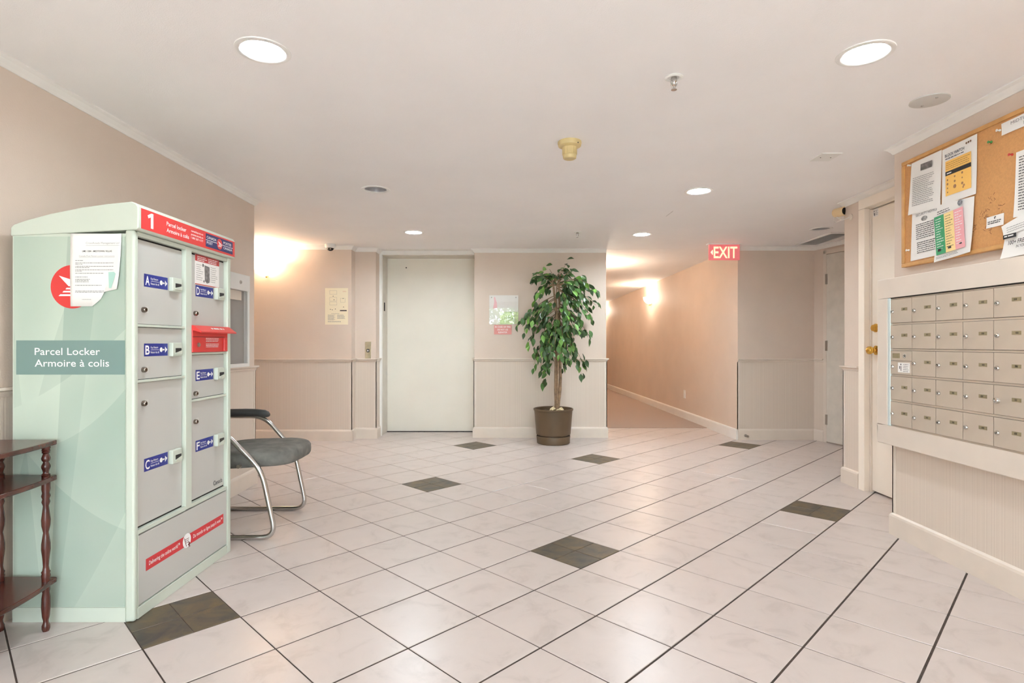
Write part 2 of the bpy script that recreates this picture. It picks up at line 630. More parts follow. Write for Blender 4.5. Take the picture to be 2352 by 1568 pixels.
o = rest.build('tiles', M_TILE, floor)
o['kind'] = 'stuff'

# trims: crown, chair rail, wainscot, baseboard
def crown_prof(h=0.042, w=0.036, zf=zc):
    return [(0.0, lambda y: zf(y) + 0.004), (0.0, lambda y: zf(y) - h), (0.006, lambda y: zf(y) - h), (0.012, lambda y: zf(y) - h * 0.72),
            (w * 0.66, lambda y: zf(y) - h * 0.35), (w, lambda y: zf(y) - h * 0.16), (w, lambda y: zf(y) + 0.004)]
BASE = [(0.0, -0.01), (0.019, -0.01), (0.019, 0.103), (0.015, 0.114), (0.007, 0.122), (0.0, 0.124)]
RAIL = [(0.0, 0.868), (0.008, 0.868), (0.013, 0.878), (0.013, 0.888), (0.027, 0.894), (0.027, 0.905), (0.0, 0.905)]
WAIN = [(0.0, 0.10), (0.005, 0.10), (0.005, 0.875), (0.0, 0.875)]
E1 = [(-1.975, -2.8), (-1.975, 4.33), (-3.7, 4.33)]
E2 = [(-3.7, 6.25), (-1.775, 6.25), (-1.775, 6.395), (-1.54, 6.395), (-1.54, 6.575)]
E3 = [(-0.43, 6.86), (-0.43, 6.455), (1.076, 6.455), (1.076, 6.62)]
E4 = [(2.521, 6.312), (3.374, 6.312), (3.411, 6.174)]
E5 = [(3.8, 4.378), (2.575, 4.378), (2.575, 4.18)]
E6 = [(2.575, 3.185), (2.155, 3.185), (2.155, -2.8)]
SETS = [('left', E1, 'along the taupe wall behind the parcel locker'), ('recess', E2, 'around the peach alcove up to the elevator'),
        ('back', E3, 'along the back wall behind the ficus'), ('back_right', E4, 'along the shaded wall right of the corridor'),
        ('pier', E5, 'around the narrow pier by the closet door'), ('right', E6, 'along the wall under the mailboxes')]
for k, (nm, path, where) in enumerate(SETS):
    tag(sweep(path, BASE).build('baseboard_' + nm, M_TRIM), 'painted baseboard running ' + where, 'baseboard', kind='structure')
    wparent = {'left': w_left, 'recess': w_rec2, 'back': w_bk, 'back_right': w_gr, 'pier': w_pier, 'right': w_mail}[nm]
    sweep(path, WAIN).build('wainscot', M_WAINS, wparent)
    if nm != 'right':
        tag(sweep(path, RAIL).build('trim_%d' % (k + 1), M_TRIM), 'moulded chair rail running ' + where, 'chair rail', kind='structure')
# slim corner beads on the wainscot's outer corners
for (x, y, par) in [(-1.975, 4.33, w_left), (-1.775, 6.25, w_rec2), (-1.54, 6.395, w_pil), (-0.43, 6.455, w_bk), (1.076, 6.455, w_bk),
                    (2.521, 6.312, w_gr), (2.575, 4.378, w_pier), (2.155, 3.185, w_mail)]:
    s_x = 1 if x < -1.9 or x == -1.775 or x == -1.54 or x == 1.076 else -1
    s_y = 1 if y in (4.33, 4.378, 3.185) else -1
    mb = MB()
    mb.box(min(x - s_x * 0.022, x + s_x * 0.0075), max(x - s_x * 0.022, x + s_x * 0.0075), min(y, y + s_y * 0.0075), max(y, y + s_y * 0.0075), 0.122, 0.868)
    mb.box(min(x, x + s_x * 0.0075), max(x, x + s_x * 0.0075), min(y - s_y * 0.022, y + s_y * 0.0075), max(y - s_y * 0.022, y + s_y * 0.0075), 0.122, 0.868)
    mb.build('corner_bead', M_TRIM, par)
CROWN = [('trim_11', E1, 'along the ceiling above the parcel locker'), ('trim_12', [(-3.7, 6.25), (-1.775, 6.25), (-1.775, 6.395), (-1.54, 6.395), (-1.54, 6.575)], 'along the alcove ceiling to the elevator'),
         ('trim_13', [(-0.43, 6.6), (-0.43, 6.455), (1.076, 6.455)], 'along the ceiling above the ficus'),
         ('trim_14', [(2.521, 6.312), (3.374, 6.312), (3.80, 4.72)], 'along the ceiling above the hinged door'),
         ('trim_15', [(3.8, 4.378), (2.575, 4.378), (2.575, 3.185), (2.155, 3.185), (2.155, -2.8)], 'along the ceiling above the cork board and closet door')]
for nm, path, where in CROWN:
    tag(sweep(path, crown_prof()).build(nm, M_TRIMW), 'white crown moulding ' + where, 'crown moulding', kind='structure')
CB = [(0.0, -0.01), (0.017, -0.01), (0.017, 0.098), (0.012, 0.112), (0.0, 0.116)]
tag(sweep([(2.2355, 14.49), (2.521, 6.3125)], CB).build('baseboard_corridor_right', M_TRIMW), 'cream baseboard receding down the peach corridor wall', 'baseboard', kind='structure')
tag(sweep([(1.076, 6.62), (0.831, 14.49)], CB).build('baseboard_corridor_left', M_TRIMW), 'baseboard along the hidden left corridor wall', 'baseboard', kind='structure')

# ------------------------------------------------------------------ doors
# elevator door in its recess
d1 = thing('door_1', (-0.975, 6.885, 0), 'wide plain off-white elevator door in a shallow recess', 'door', kind='structure')
bx(-1.518, -0.43, 6.885, 6.93, 0.004, 2.106).build('door_panel', M_DOOR, d1)
mb = MB().box(-1.545, -1.518, 6.575, 6.93, 0.0, 2.149).box(-1.518, -0.43, 6.62, 6.93, 2.106, 2.149)
mb.build('door_jamb', M_JAMB, d1)
MB().box(-1.56, -1.513, 6.560, 6.60, 0.0, 2.149).box(-1.513, -0.43, 6.560, 6.60, 2.104, 2.149).build('door_casing', M_TRIMW, d1, bevel=0.004)
bx(-1.518, -0.45, 6.86, 6.884, -0.002, 0.008).build('threshold_gap', M_DARKGAP, d1)
MB().lathe([(0.0, 0.0), (0.008, 0.0), (0.008, 0.003), (0.0, 0.003)], (-1.288, 6.884, 1.996), 12, '-y').build('key_hole', M_BLACK, d1)
bx(-1.519, -1.513, 6.70, 6.74, 1.46, 1.56).build('indicator_lamp', M_DARKGAP, d1)

# hinged door in the angled far-right wall
dv = Vector((0.2589, -0.9659, 0))          # along the wall towards the viewer
dn = Vector((-0.9659, -0.2589, 0))         # out of the wall
p0 = Vector((3.411, 6.174, 0))
d2 = thing('door_2', p0, 'pale flush door with three hinges right of the shaded wall', 'door', kind='structure')
def along(a, out):
    return p0 + dv * a + dn * out
def dbox(a0, a1, o0, o1, z0, z1):
    mb = MB()
    pts = [along(a0, o0), along(a1, o0), along(a1, o1), along(a0, o1)]
    return mb.prism([(p.x, p.y) for p in pts], z0, z1)
m2 = dbox(0.0, 0.045, 0.0, 0.014, 0, 2.085)
m2.v += dbox(0.98, 1.03, 0.0, 0.014, 0, 2.085).v
m2.f += [tuple(i + 8 for i in f) for f in dbox(0, 1, 0, 1, 0, 1).f]
m2.v += dbox(0.0, 1.03, 0.0, 0.014, 2.042, 2.087).v
m2.f += [tuple(i + 16 for i in f) for f in dbox(0, 1, 0, 1, 0, 1).f]
m2.build('door_frame', M_TRIM, d2)
dbox(0.049, 0.976, 0.0, 0.018, 0.012, 2.036).build('door_panel', M_JAMB, d2, bevel=0.002)
for z in (0.25, 1.05, 1.77):
    dbox(0.034, 0.062, 0.012, 0.024, z - 0.055, z + 0.055).build('hinge', M_STEEL, d2, bevel=0.003)
# door stop on the baseboard
ds = thing('door_stop', (2.60, 6.29, 0.05), 'small dark door stop fixed to the baseboard of the shaded wall', 'door stop')
MB().lathe([(0.016, 0), (0.016, 0.006), (0.007, 0.008), (0.007, 0.05), (0.013, 0.052), (0.013, 0.066), (0.0, 0.066)], (2.60, 6.293, 0.05), 12, '-y').build('stop_body', M_STEEL, ds, smooth=40)

# closet door with brass knob
d3 = thing('door_3', (2.61, 3.65, 0), 'cream closet door with brass knob and deadbolt beside the mailboxes', 'door', kind='structure')
bx(2.612, 2.655, 3.19, 4.098, 0.012, 2.042).build('door_panel', M_CLOSET, d3, bevel=0.002)
bx(2.655, 2.67, 3.19, 4.12, 0.0, 2.07).build('door_backing', M_DARKGAP, d3)
bx(2.559, 2.601, 4.108, 4.177, 0, 2.056).build('door_casing', M_CLOSET, d3, bevel=0.003)
bx(2.559, 2.601, 3.19, 4.177, 2.058, 2.128).build('door_casing', M_CLOSET, d3, bevel=0.003)
bx(2.602, 2.66, 4.101, 4.125, 0, 2.046).build('door_jamb', M_CLOSET, d3)
bx(2.602, 2.66, 3.19, 4.125, 2.049, 2.075).build('door_jamb', M_CLOSET, d3)
kb = MB().lathe([(0.033, 0.0), (0.033, 0.006), (0.014, 0.010), (0.012, 0.028), (0.024, 0.034), (0.029, 0.046), (0.027, 0.060), (0.016, 0.068), (0.0, 0.070)], (2.612, 4.05, 1.026), 24, '-x').build('door_knob', M_BRASS, d3, smooth=50)
MB().lathe([(0.031, 0.0), (0.031, 0.008), (0.025, 0.014), (0.022, 0.026), (0.0, 0.027)], (2.612, 4.055, 1.186), 24, '-x').build('deadbolt', M_BRASS, d3, smooth=50)
fs = Face((2.6118, 4.085, 1.985), (0, -1, 0), (0, 0, 1))
mb = MB()
fs.slab(mb, 0, 0.055, 0, 0.055, 0, 0.0006)
st = thing('door_sticker', (2.6118, 4.06, 1.985), 'tiny printed sticker at the top corner of the closet door', 'sticker')
mb.build('sheet', M_PAPER, st)
mb = MB()
fs.disc(mb, 0.010, 0.042, 0.005, 10, 0.001)
fs.rect(mb, 0.006, 0.012, 0.012, 0.034, 0.001)
fs.rect(mb, 0.014, 0.020, 0.006, 0.026, 0.001)
fs.lines(mb, 0.024, 0.052, 0.042, 0.010, 4, 0.003, 3, 0.001)
mb.build('print', M_INK, st)

# entrance glazing behind the viewer
e1 = thing('window_1', (0.1, -2.87, 0), 'glazed entrance doors behind the viewer', 'window', kind='structure')
mb = MB()
for (a, b) in ((-1.85, -1.79), (-0.92, -0.84), (0.06, 0.14), (1.02, 1.10), (1.99, 2.05)):
    mb.box(a, b, -2.91, -2.84, 0, 2.13)
mb.box(-1.85, 2.05, -2.91, -2.84, 0, 0.08).box(-1.85, 2.05, -2.91, -2.84, 2.06, 2.13)
mb.build('window_frame', M_STEEL, e1)
M_GLASS = glass('clear_glass', (252, 255, 254))
for (a, b) in ((-1.79, -0.92), (-0.84, 0.06), (0.14, 1.02), (1.10, 1.99)):
    bx(a, b, -2.879, -2.871, 0.08, 2.06).build('pane', M_GLASS, e1)
tag(bx(-12, 12, -14, -2.95, -0.15, -0.03).build('ground_outside', mat('grey_paving', (214, 210, 204), 0.9, var=0.04, scale=3)), 'paved ground outside the glass entrance', 'pavement', kind='structure')
hb = MB()
hr = random.Random(4)
for k in range(2600):
    c = Vector((hr.uniform(-3.0, 1.4), hr.uniform(-9.6, -8.6), 0.1 + 2.35 * hr.random()))
    a = Vector((hr.gauss(0, 1), hr.gauss(0, 1), hr.gauss(0, 1))).normalized() * 0.12
    b = Vector((hr.gauss(0, 1), hr.gauss(0, 1), hr.gauss(0, 1))).normalized() * 0.08
    hb.poly([c - a, c + b, c + a, c - b])
ho = hb.build('hedge_outside', mat('hedge_green', (120, 158, 76), 0.6, var=0.15, scale=3), recalc=False)
tag(ho, 'leafy green hedge outside the glass entrance', 'hedge', kind='stuff')

# ------------------------------------------------------------------ recessed ceiling lights
M_RING = mat('white_light_trim', (238, 236, 232), 0.35)
M_REFL = mat('grey_reflector', (176, 174, 176), 0.35, 0.2)
M_LIT = {k: emis('lit_diffuser_%d' % k, (233, 246, 255), v) for k, v in LAMP_E.items()}
for i, (x, y, lit, lab) in enumerate(DOWN):
    z = zc(y)
    t = thing('downlight', (x, y, z), lab, 'downlight', 'recessed downlights in the lobby ceiling')
    MB().lathe([(CAN_R - 0.003, 0.008), (CAN_R - 0.006, 0.0), (CAN_R + 0.003, -0.006), (CAN_R + 0.018, -0.003), (CAN_R + 0.019, 0.001), (CAN_R - 0.003, 0.008)], (x, y, z), 40, cap=False).build('trim_ring', M_RING, t, smooth=50)
    depth = 0.018 if lit else 0.06
    MB().lathe([(CAN_R - 0.003, 0.0), (CAN_R - 0.012 if not lit else CAN_R - 0.005, depth), (CAN_R + 0.01, depth + 0.02), (CAN_R + 0.01, 0.001)], (x, y, z), 40, cap=False).build('reflector', M_REFL if not lit else M_RING, t, smooth=40)
    MB().lathe([(0.0, depth), (CAN_R - 0.004, depth), (CAN_R - 0.004, depth + 0.012), (0.0, depth + 0.012)], (x, y, z), 40).build('diffuser' if lit else 'can_top', M_LIT[i] if lit else M_RING, t)

# ------------------------------------------------------------------ ceiling fittings
sd = thing('smoke_detector', (0.316, 3.10, zc(3.1)), 'yellowed cream smoke detector hanging from the middle of the ceiling', 'smoke detector')
M_CREAM = mat('yellowed_plastic', (214, 192, 140), 0.4, var=0.03, scale=12)
z = zc(3.1)
MB().lathe([(0.0, 0.001), (0.064, 0.001), (0.066, -0.008), (0.062, -0.024), (0.044, -0.031), (0.0, -0.031)], (0.316, 3.1, z), 40).build('base', M_CREAM, sd, smooth=40)
mb = MB().lathe([(0.040, -0.028), (0.036, -0.072), (0.038, -0.076), (0.036, -0.090), (0.030, -0.094), (0.0, -0.095)], (0.316, 3.1, z), 32)
mb.build('sensor_head', M_CREAM, sd, smooth=30)
for k in range(18):
    a = 2 * math.pi * k / 18
    c, s = math.cos(a), math.sin(a)
    MB().extrude([(0.316 + c * 0.0345 - s * 0.002, 3.1 + s * 0.0345 + c * 0.002, z - 0.034), (0.316 + c * 0.0345 + s * 0.002, 3.1 + s * 0.0345 - c * 0.002, z - 0.034),
                  (0.316 + c * 0.0345 + s * 0.002, 3.1 + s * 0.0345 - c * 0.002, z - 0.070), (0.316 + c * 0.0345 - s * 0.002, 3.1 + s * 0.0345 + c * 0.002, z - 0.070)], (c * 0.006, s * 0.006, 0)).build('rib', M_CREAM, sd)
MB().lathe([(0.0, 0.0), (0.003, 0.0), (0.003, 0.002), (0.0, 0.002)], (0.356, 3.047, z - 0.022), 8, '-y').build('indicator', M_INK, sd)

def sprinkler(x, y, lab):
    z = zc(y)
    t = thing('sprinkler', (x, y, z), lab, 'sprinkler', 'fire sprinklers in the lobby ceiling')
    MB().lathe([(0.0, 0.001), (0.037, 0.001), (0.038, -0.003), (0.030, -0.007), (0.022, -0.004), (0.020, 0.0)], (x, y, z), 32).build('escutcheon', M_WPLAST, t, smooth=40)
    MB().lathe([(0.013, 0.0), (0.013, -0.018), (0.009, -0.022), (0.008, -0.034), (0.0, -0.034)], (x, y, z), 16).build('nozzle', M_CHROME, t, smooth=40)
    for s in (-1, 1):
        MB().tube([(x + s * 0.011, y, z - 0.016), (x + s * 0.012, y, z - 0.03), (x + s * 0.003, y, z - 0.046)], 0.0025, 6).build('frame_arm', M_CHROME, t)
    MB().lathe([(0.004, -0.044), (0.004, -0.050), (0.012, -0.051), (0.012, -0.053), (0.0, -0.053)], (x, y, z), 16).build('deflector', M_CHROME, t, smooth=40)
sprinkler(0.676, 2.36, 'chrome sprinkler head with white collar between the two large downlights')
sprinkler(0.637, 5.51, 'tiny white sprinkler head near the back wall above the ficus')

cv = thing('ceiling_cover', (1.905, 2.58, zc(2.58)), 'round pale grey cover plate on the ceiling above the cork board', 'cover plate')
z = zc(2.58)
MB().lathe([(0.0, 0.001), (0.078, 0.001), (0.078, -0.004), (0.070, -0.006), (0.0, -0.007)], (1.905, 2.58, z), 48).build('plate', mat('grey_cover', (205, 202, 197), 0.5), cv, smooth=30)
for dy in (-0.045, 0.045):
    MB().lathe([(0.0, -0.006), (0.006, -0.006), (0.005, -0.009), (0.0, -0.009)], (1.905, 2.58 + dy, z), 12).build('screw', M_STEEL, cv)
bp = thing('ceiling_access_plate', (1.853, 3.34, zc(3.34)), 'square white blank plate on the ceiling near the closet door', 'cover plate')
z = zc(3.34)
bx(1.793, 1.913, 3.27, 3.41, z - 0.005, z + 0.002).build('plate', M_WPLAST, bp, bevel=0.002)
for dx in (-0.03, 0.03):
    MB().lathe([(0.0, -0.005), (0.003, -0.005), (0.003, -0.007), (0.0, -0.007)], (1.853 + dx, 3.34, z), 8).build('screw', M_INK, bp)

gr = thing('air_grille', (3.22, 5.85, zc(5.85)), 'long white air return grille in the ceiling by the hinged door', 'air grille')
z = zc(5.85)
mb = MB()
for (a, b, c, d) in ((3.10, 3.125, 5.50, 6.19), (3.315, 3.34, 5.50, 6.19), (3.125, 3.315, 5.50, 5.525), (3.125, 3.315, 6.165, 6.19)):
    mb.box(a, b, c, d, z - 0.010, z + 0.004)
mb.build('grille_frame', M_WPLAST, gr)
bx(3.12, 3.32, 5.52, 6.17, z - 0.002, z + 0.003).build('duct', mat('duct_grey', (126, 122, 120), 0.7), gr)
sl = MB().add([(-0.094, -0.007, -0.009), (0.094, -0.007, -0.009), (0.094, 0.007, -0.002), (-0.094, 0.007, -0.002),
               (-0.094, -0.007, -0.0075), (0.094, -0.007, -0.0075), (0.094, 0.007, -0.0005), (-0.094, 0.007, -0.0005)],
              [(3, 2, 1, 0), (4, 5, 6, 7), (0, 1, 5, 4), (1, 2, 6, 5), (2, 3, 7, 6), (3, 0, 4, 7)]).mesh('slat')
sl.materials.append(M_WPLAST)
for k in range(30):
    shared('slat', sl, gr, (0.0, -0.316 + k * 0.0218, 0.0))

# security cameras
dc = thing('dome_camera', (-1.98, 6.16, zc(6.16)), 'small white dome security camera above the floor plan notice', 'security camera')
z = zc(6.16)
MB().lathe([(0.0, 0.001), (0.058, 0.001), (0.060, -0.006), (0.056, -0.030), (0.046, -0.042), (0.0, -0.042)], (-1.98, 6.16, z), 32).build('housing', M_WPLAST, dc, smooth=40)
MB().lathe([(0.037, -0.038), (0.035, -0.052), (0.026, -0.064), (0.012, -0.071), (0.0, -0.072)], (-1.98, 6.16, z), 24).build('dome', M_BLACK, dc, smooth=60)
MB().lathe([(0.0, 0.0), (0.008, 0.0), (0.006, 0.004), (0.0, 0.005)], (-1.968, 6.123, z - 0.055), 12, '-y').build('lens', M_CHROME, dc)
bc = thing('bullet_camera', (2.555, 4.40, 2.10), 'cream bullet security camera on the pier beside the closet door', 'security camera')
body_dir = Vector((0.18, -1, -0.06)).normalized()
def bullet(prof, name, m, smooth=40):
    mb = MB().lathe(prof, (0, 0, 0), 24, '-y')
    q = Vector((0, -1, 0)).rotation_difference(body_dir)
    mb.v = [tuple(Vector((2.553, 4.47, 2.104)) + q @ Vector(v)) for v in mb.v]
    mb.build(name, m, bc, smooth=smooth)
bullet([(0.026, 0.0), (0.034, 0.008), (0.036, 0.11), (0.031, 0.112), (0.029, 0.100), (0.0, 0.100)], 'housing', mat('cream_plastic', (234, 205, 160), 0.35))
bullet([(0.0, 0.101), (0.027, 0.101), (0.024, 0.106), (0.0, 0.109)], 'lens', M_BLACK)
MB().tube([(2.553, 4.45, 2.075), (2.56, 4.42, 2.05), (2.56, 4.385, 2.035), (2.573, 4.38, 2.035)], 0.006, 8).build('mount_arm', M_WPLAST, bc)
MB().lathe([(0.024, 0.0), (0.024, 0.006), (0.012, 0.010), (0.0, 0.010)], (2.575, 4.295, 2.035), 20, '-x').build('mount_plate', M_TRIM, bc, smooth=40)
MB().tube([(2.553, 4.47, 2.08), (2.53, 4.44, 2.03), (2.52, 4.40, 2.015), (2.535, 4.35, 2.02), (2.566, 4.295, 2.034)], 0.003, 6).build('cable', M_WPLAST, bc)

# exit sign
M_EXITL = emis('lit_exit_letters', (255, 176, 140), 0.55)
M_EXITH = emis('exit_lamp_glow', (255, 190, 150), 0.6)
ex = thing('exit_sign', (2.29, 6.12, zc(6.12)), 'red EXIT sign hanging from the ceiling at the corridor mouth', 'exit sign')
z = zc(6.12)
bx(2.115, 2.475, 6.085, 6.155, z - 0.012, z + 0.004).build('canopy', M_WPLAST, ex, bevel=0.003)
bx(2.130, 2.462, 6.105, 6.135, z - 0.178, z - 0.010).build('panel', emis('pale_red_panel', (226, 120, 124), 0.12), ex, bevel=0.004)
xf = Face((2.130, 6.105, z - 0.178), (1, 0, 0), (0, 0, 1))
mb = MB()
xf.text(mb, 'EXIT', 0.048, 0.022, 0.122, 0.255, bold=0.015, lift=0.002)
mb.build('lettering', M_EXITL, ex)
mb = MB()
mb.poly([xf.p(0.014, 0.082, 0.002), xf.p(0.038, 0.112, 0.002), xf.p(0.038, 0.052, 0.002)])
mb.build('arrow', M_EXITH, ex)

# ------------------------------------------------------------------ wall sconces
M_SCON = emis('glowing_opal_glass', (255, 226, 188), 4.0)
def sconce(x, y, z, nx, ny, lab, r=0.16, watts=SCONCE_W, col=(1.0, 0.84, 0.65)):
    """Quarter-sphere opal bowl on a brass bracket; (nx, ny) points out of the wall."""
    n = Vector((nx, ny, 0)).normalized()
    s = Vector((-n.y, n.x, 0))
    t = thing('wall_sconce', (x, y, z), lab, 'wall sconce', 'opal glass wall sconces')
    base = Vector((x, y, z))
    mb = MB()
    A, B = 20, 10
    for (rr, flip) in ((1.0, 0), (0.96, 1)):
        vs, fs = [], []
        for i in range(A + 1):
            a = math.pi * i / A
            for j in range(B + 1):
                b = 0.5 * math.pi * j / B
                v = base + n * 0.012 + (s * math.cos(a) + n * math.sin(a) * 0.95) * (r * rr * math.cos(b)) - Vector((0, 0, 1)) * (r * 0.92 * rr * math.sin(b))
                vs.append(v)
        for i in range(A):
            for j in range(B):
                k = i * (B + 1) + j
                fs.append((k, k + 1, k + B + 2, k + B + 1))
        mb.add(vs, fs)
    mb.build('glass_bowl', M_SCON, t, smooth=60, recalc=False)
    c = base - Vector((0, 0, 0.06)) + n * 0.005
    mb = MB().extrude([c + s * 0.045 + Vector((0, 0, 0.06)), c - s * 0.045 + Vector((0, 0, 0.06)), c - s * 0.045 - Vector((0, 0, 0.06)), c + s * 0.045 - Vector((0, 0, 0.06))], n * 0.010)
    mb.build('back_plate', M_BRASS, t)
    MB().tube([base - Vector((0, 0, 0.10)) + n * 0.01, base - Vector((0, 0, r * 0.97)) + n * 0.02, base - Vector((0, 0, r * 1.04)) + n * 0.04], [0.012, 0.013, 0.009], 10).build('stem', M_BRASS, t, smooth=60)
    MB().lathe([(0.0, -0.05), (0.02, -0.04), (0.027, -0.01), (0.02, 0.02), (0.0, 0.03)], tuple(base + n * 0.07 - Vector((0, 0, 0.03))), 16).build('bulb', emis('bulb_glow', (255, 226, 184), 6.0), t, smooth=60)
    ld = bpy.data.lights.new('sconce_bulb', 'POINT')
    ld.energy = watts
    ld.color = col
    ld.shadow_soft_size = 0.05
    lo = bpy.data.objects.new('sconce_bulb', ld)
    COL.objects.link(lo)
    lo.parent = t
    lo.location = n * 0.10 + Vector((0, 0, -0.03))
sconce(-2.70, 6.25, 1.965, 0, -1, 'glowing opal glass wall sconce in the peach alcove by the taupe corner', 0.155, SCONCE_W)
def corr(y):
    return 2.521 - (y - 6.312) * 0.03493
sconce(corr(9.75), 9.75, 1.87, -1, -0.035, 'glowing wall sconce halfway down the peach corridor wall', 0.13, CORRIDOR_W, (1.0, 0.88, 0.73))
sconce(corr(13.7), 13.7, 1.87, -1, -0.035, 'far wall sconce at the end of the peach corridor wall', 0.13, CORRIDOR_W, (1.0, 0.88, 0.73))
sconce(1.055, 7.45, 1.87, 1, -0.03, 'wall sconce just inside the corridor behind the back wall', 0.13, CORRIDOR_W * 1.2, (1.0, 0.88, 0.73))
sconce(0.94, 11.3, 1.87, 1, -0.03, 'second wall sconce on the hidden left side of the corridor', 0.13, CORRIDOR_W, (1.0, 0.88, 0.73))

# ------------------------------------------------------------------ wall plates and notices
ot = thing('wall_outlet', (corr(8.05), 8.05, 0.35), 'white outlet plate low on the peach corridor wall', 'outlet')
bx(corr(8.05) - 0.008, corr(8.05) + 0.004, 8.01, 8.085, 0.295, 0.41).build('plate', M_WPLAST, ot, bevel=0.002)
for z in (0.33, 0.375):
    bx(corr(8.05) - 0.010, corr(8.05) - 0.007, 8.03, 8.065, z - 0.014, z + 0.014).build('socket', M_TRIMW, ot, bevel=0.001)
cp = thing('call_button_plate', (-1.626, 6.395, 0.99), 'worn metal call button plate left of the elevator door', 'call button')
bx(-1.660, -1.594, 6.388, 6.397, 0.906, 1.096).build('plate', mat('worn_champagne_metal', (196, 186, 158), 0.35, 0.6, var=0.06, scale=25), cp, bevel=0.002)
bx(-1.642, -1.612, 6.383, 6.389, 0.975, 1.012).build('button_bezel', M_INK, cp, bevel=0.001)
bx(-1.634, -1.620, 6.380, 6.384, 0.984, 1.003).build('button', M_WPLAST, cp, bevel=0.001)

def notice(name, face, w, h, label, cat='notice', group=None, m=None, thick=0.0012, lift=0.0):
    t = thing(name, tuple(face.p(w / 2, 0, 0)), label, cat, group)
    mb = MB()
    face.slab(mb, 0, w, 0, h, lift, lift + thick)
    mb.build('sheet', m or M_PAPER, t)
    return t

fp = Face((-2.066, 6.248, 1.283), (1, 0, 0), (0, 0, 1))
t = notice('floor_plan_notice', fp, 0.254, 0.403, 'laminated floor plan notice on the peach alcove wall', m=mat('cream_paper', (240, 228, 200), 0.3))
mb = MB()
for (a0, a1, b0, b1) in ((0.05, 0.13, 0.335, 0.375), (0.05, 0.13, 0.26, 0.30), (0.17, 0.22, 0.245, 0.29), (0.05, 0.13, 0.215, 0.25)):
    for q in (b0, b1):
        fp.rect(mb, a0, a1, q, q + 0.0015, 0.0016)
    for q in (a0, a1):
        fp.rect(mb, q, q + 0.0015, b0, b1, 0.0016)
fp.lines(mb, 0.03, 0.115, 0.105, 0.008, 8, 0.003, 1, 0.0016)
fp.lines(mb, 0.135, 0.225, 0.105, 0.008, 6, 0.003, 2, 0.0016)
fp.lines(mb, 0.07, 0.18, 0.12, 0.01, 1, 0.003, 5, 0.0016)
fp.lines(mb, 0.03, 0.21, 0.035, 0.008, 2, 0.003, 6, 0.0016)
mb.build('print', M_GREYINK, t)
mb = MB()
fp.rect(mb, 0.165, 0.240, 0.148, 0.160, 0.0018)
for (a, b) in ((0.055, 0.165), (0.075, 0.160), (0.11, 0.168), (0.085, 0.31), (0.095, 0.27), (0.195, 0.285), (0.20, 0.19)):
    fp.rect(mb, a, a + 0.009, b, b + 0.007, 0.0018)
mb.build('symbols', M_INK, t)
mb = MB()
fp.text(mb, 'FIRE', 0.195, 0.36, 0.012, 0.04)
mb.build('heading', mat('faded_red_ink', (210, 140, 120), 0.6), t)

ff = Face((-0.263, 6.449, 1.290), (1, 0, 0), (0, 0, 1))
t = thing('acrylic_frame', (-0.094, 6.452, 1.29), 'square clear acrylic frame with corner screws left of the ficus', 'frame')
mb = MB()
ff.slab(mb, 0.004, 0.334, 0.004, 0.334, 0, 0.002)
mb.build('poster_sheet', mat('pale_poster', (228, 222, 216), 0.5, var=0.03, scale=3), t)
mb = MB()
mb.poly([ff.p(0.045, 0.18, 0.0026), ff.p(0.095, 0.19, 0.0026), ff.p(0.09, 0.25, 0.0026), ff.p(0.07, 0.315, 0.0026), ff.p(0.055, 0.31, 0.0026), ff.p(0.06, 0.25, 0.0026)])
mb.build('pink_patch', mat('painted_pink_reflection', (236, 186, 190), 0.5), t)  # pink curve of a reflection in the cover, painted onto the sheet
mb = MB()
ff.rect(mb, 0.125, 0.334, 0.006, 0.145, 0.0026)
mb.build('green_patch', mat('painted_green_reflection', (206, 220, 170), 0.5, var=0.12, scale=22), t)  # reflected greenery painted onto the sheet as a colour patch
M_ACR = glass('acrylic', (255, 255, 255))
mb = MB()
ff.slab(mb, 0, 0.338, 0, 0.338, 0.004, 0.008)
mb.build('acrylic_cover', M_ACR, t)
for (a, b) in ((0.03, 0.03), (0.308, 0.03), (0.03, 0.308), (0.308, 0.308)):
    mb = MB()
    ff.slab(mb, a - 0.006, a + 0.006, b - 0.006, b + 0.006, 0, 0.011)
    mb.build('screw', M_STEEL, t, bevel=0.003)
ef = Face((-0.205, 6.450, 1.178), (1, 0, 0), (0, 0, 1))
t = notice('fire_warning_sign', ef, 0.200, 0.106, 'small faded red fire warning sign under the acrylic frame', 'sign', m=mat('faded_red_sign', (222, 142, 136), 0.35), thick=0.002)
mb = MB()
for k, s in enumerate(('IN CASE OF FIRE', 'DO NOT USE', 'ELEVATOR')):
    ef.text(mb, s, 0.10, 0.076 - k * 0.031, 0.019, [0.178, 0.12, 0.10][k], 'c', 0.01, 0.0028)
mb.build('lettering', M_WHITEINK, t)

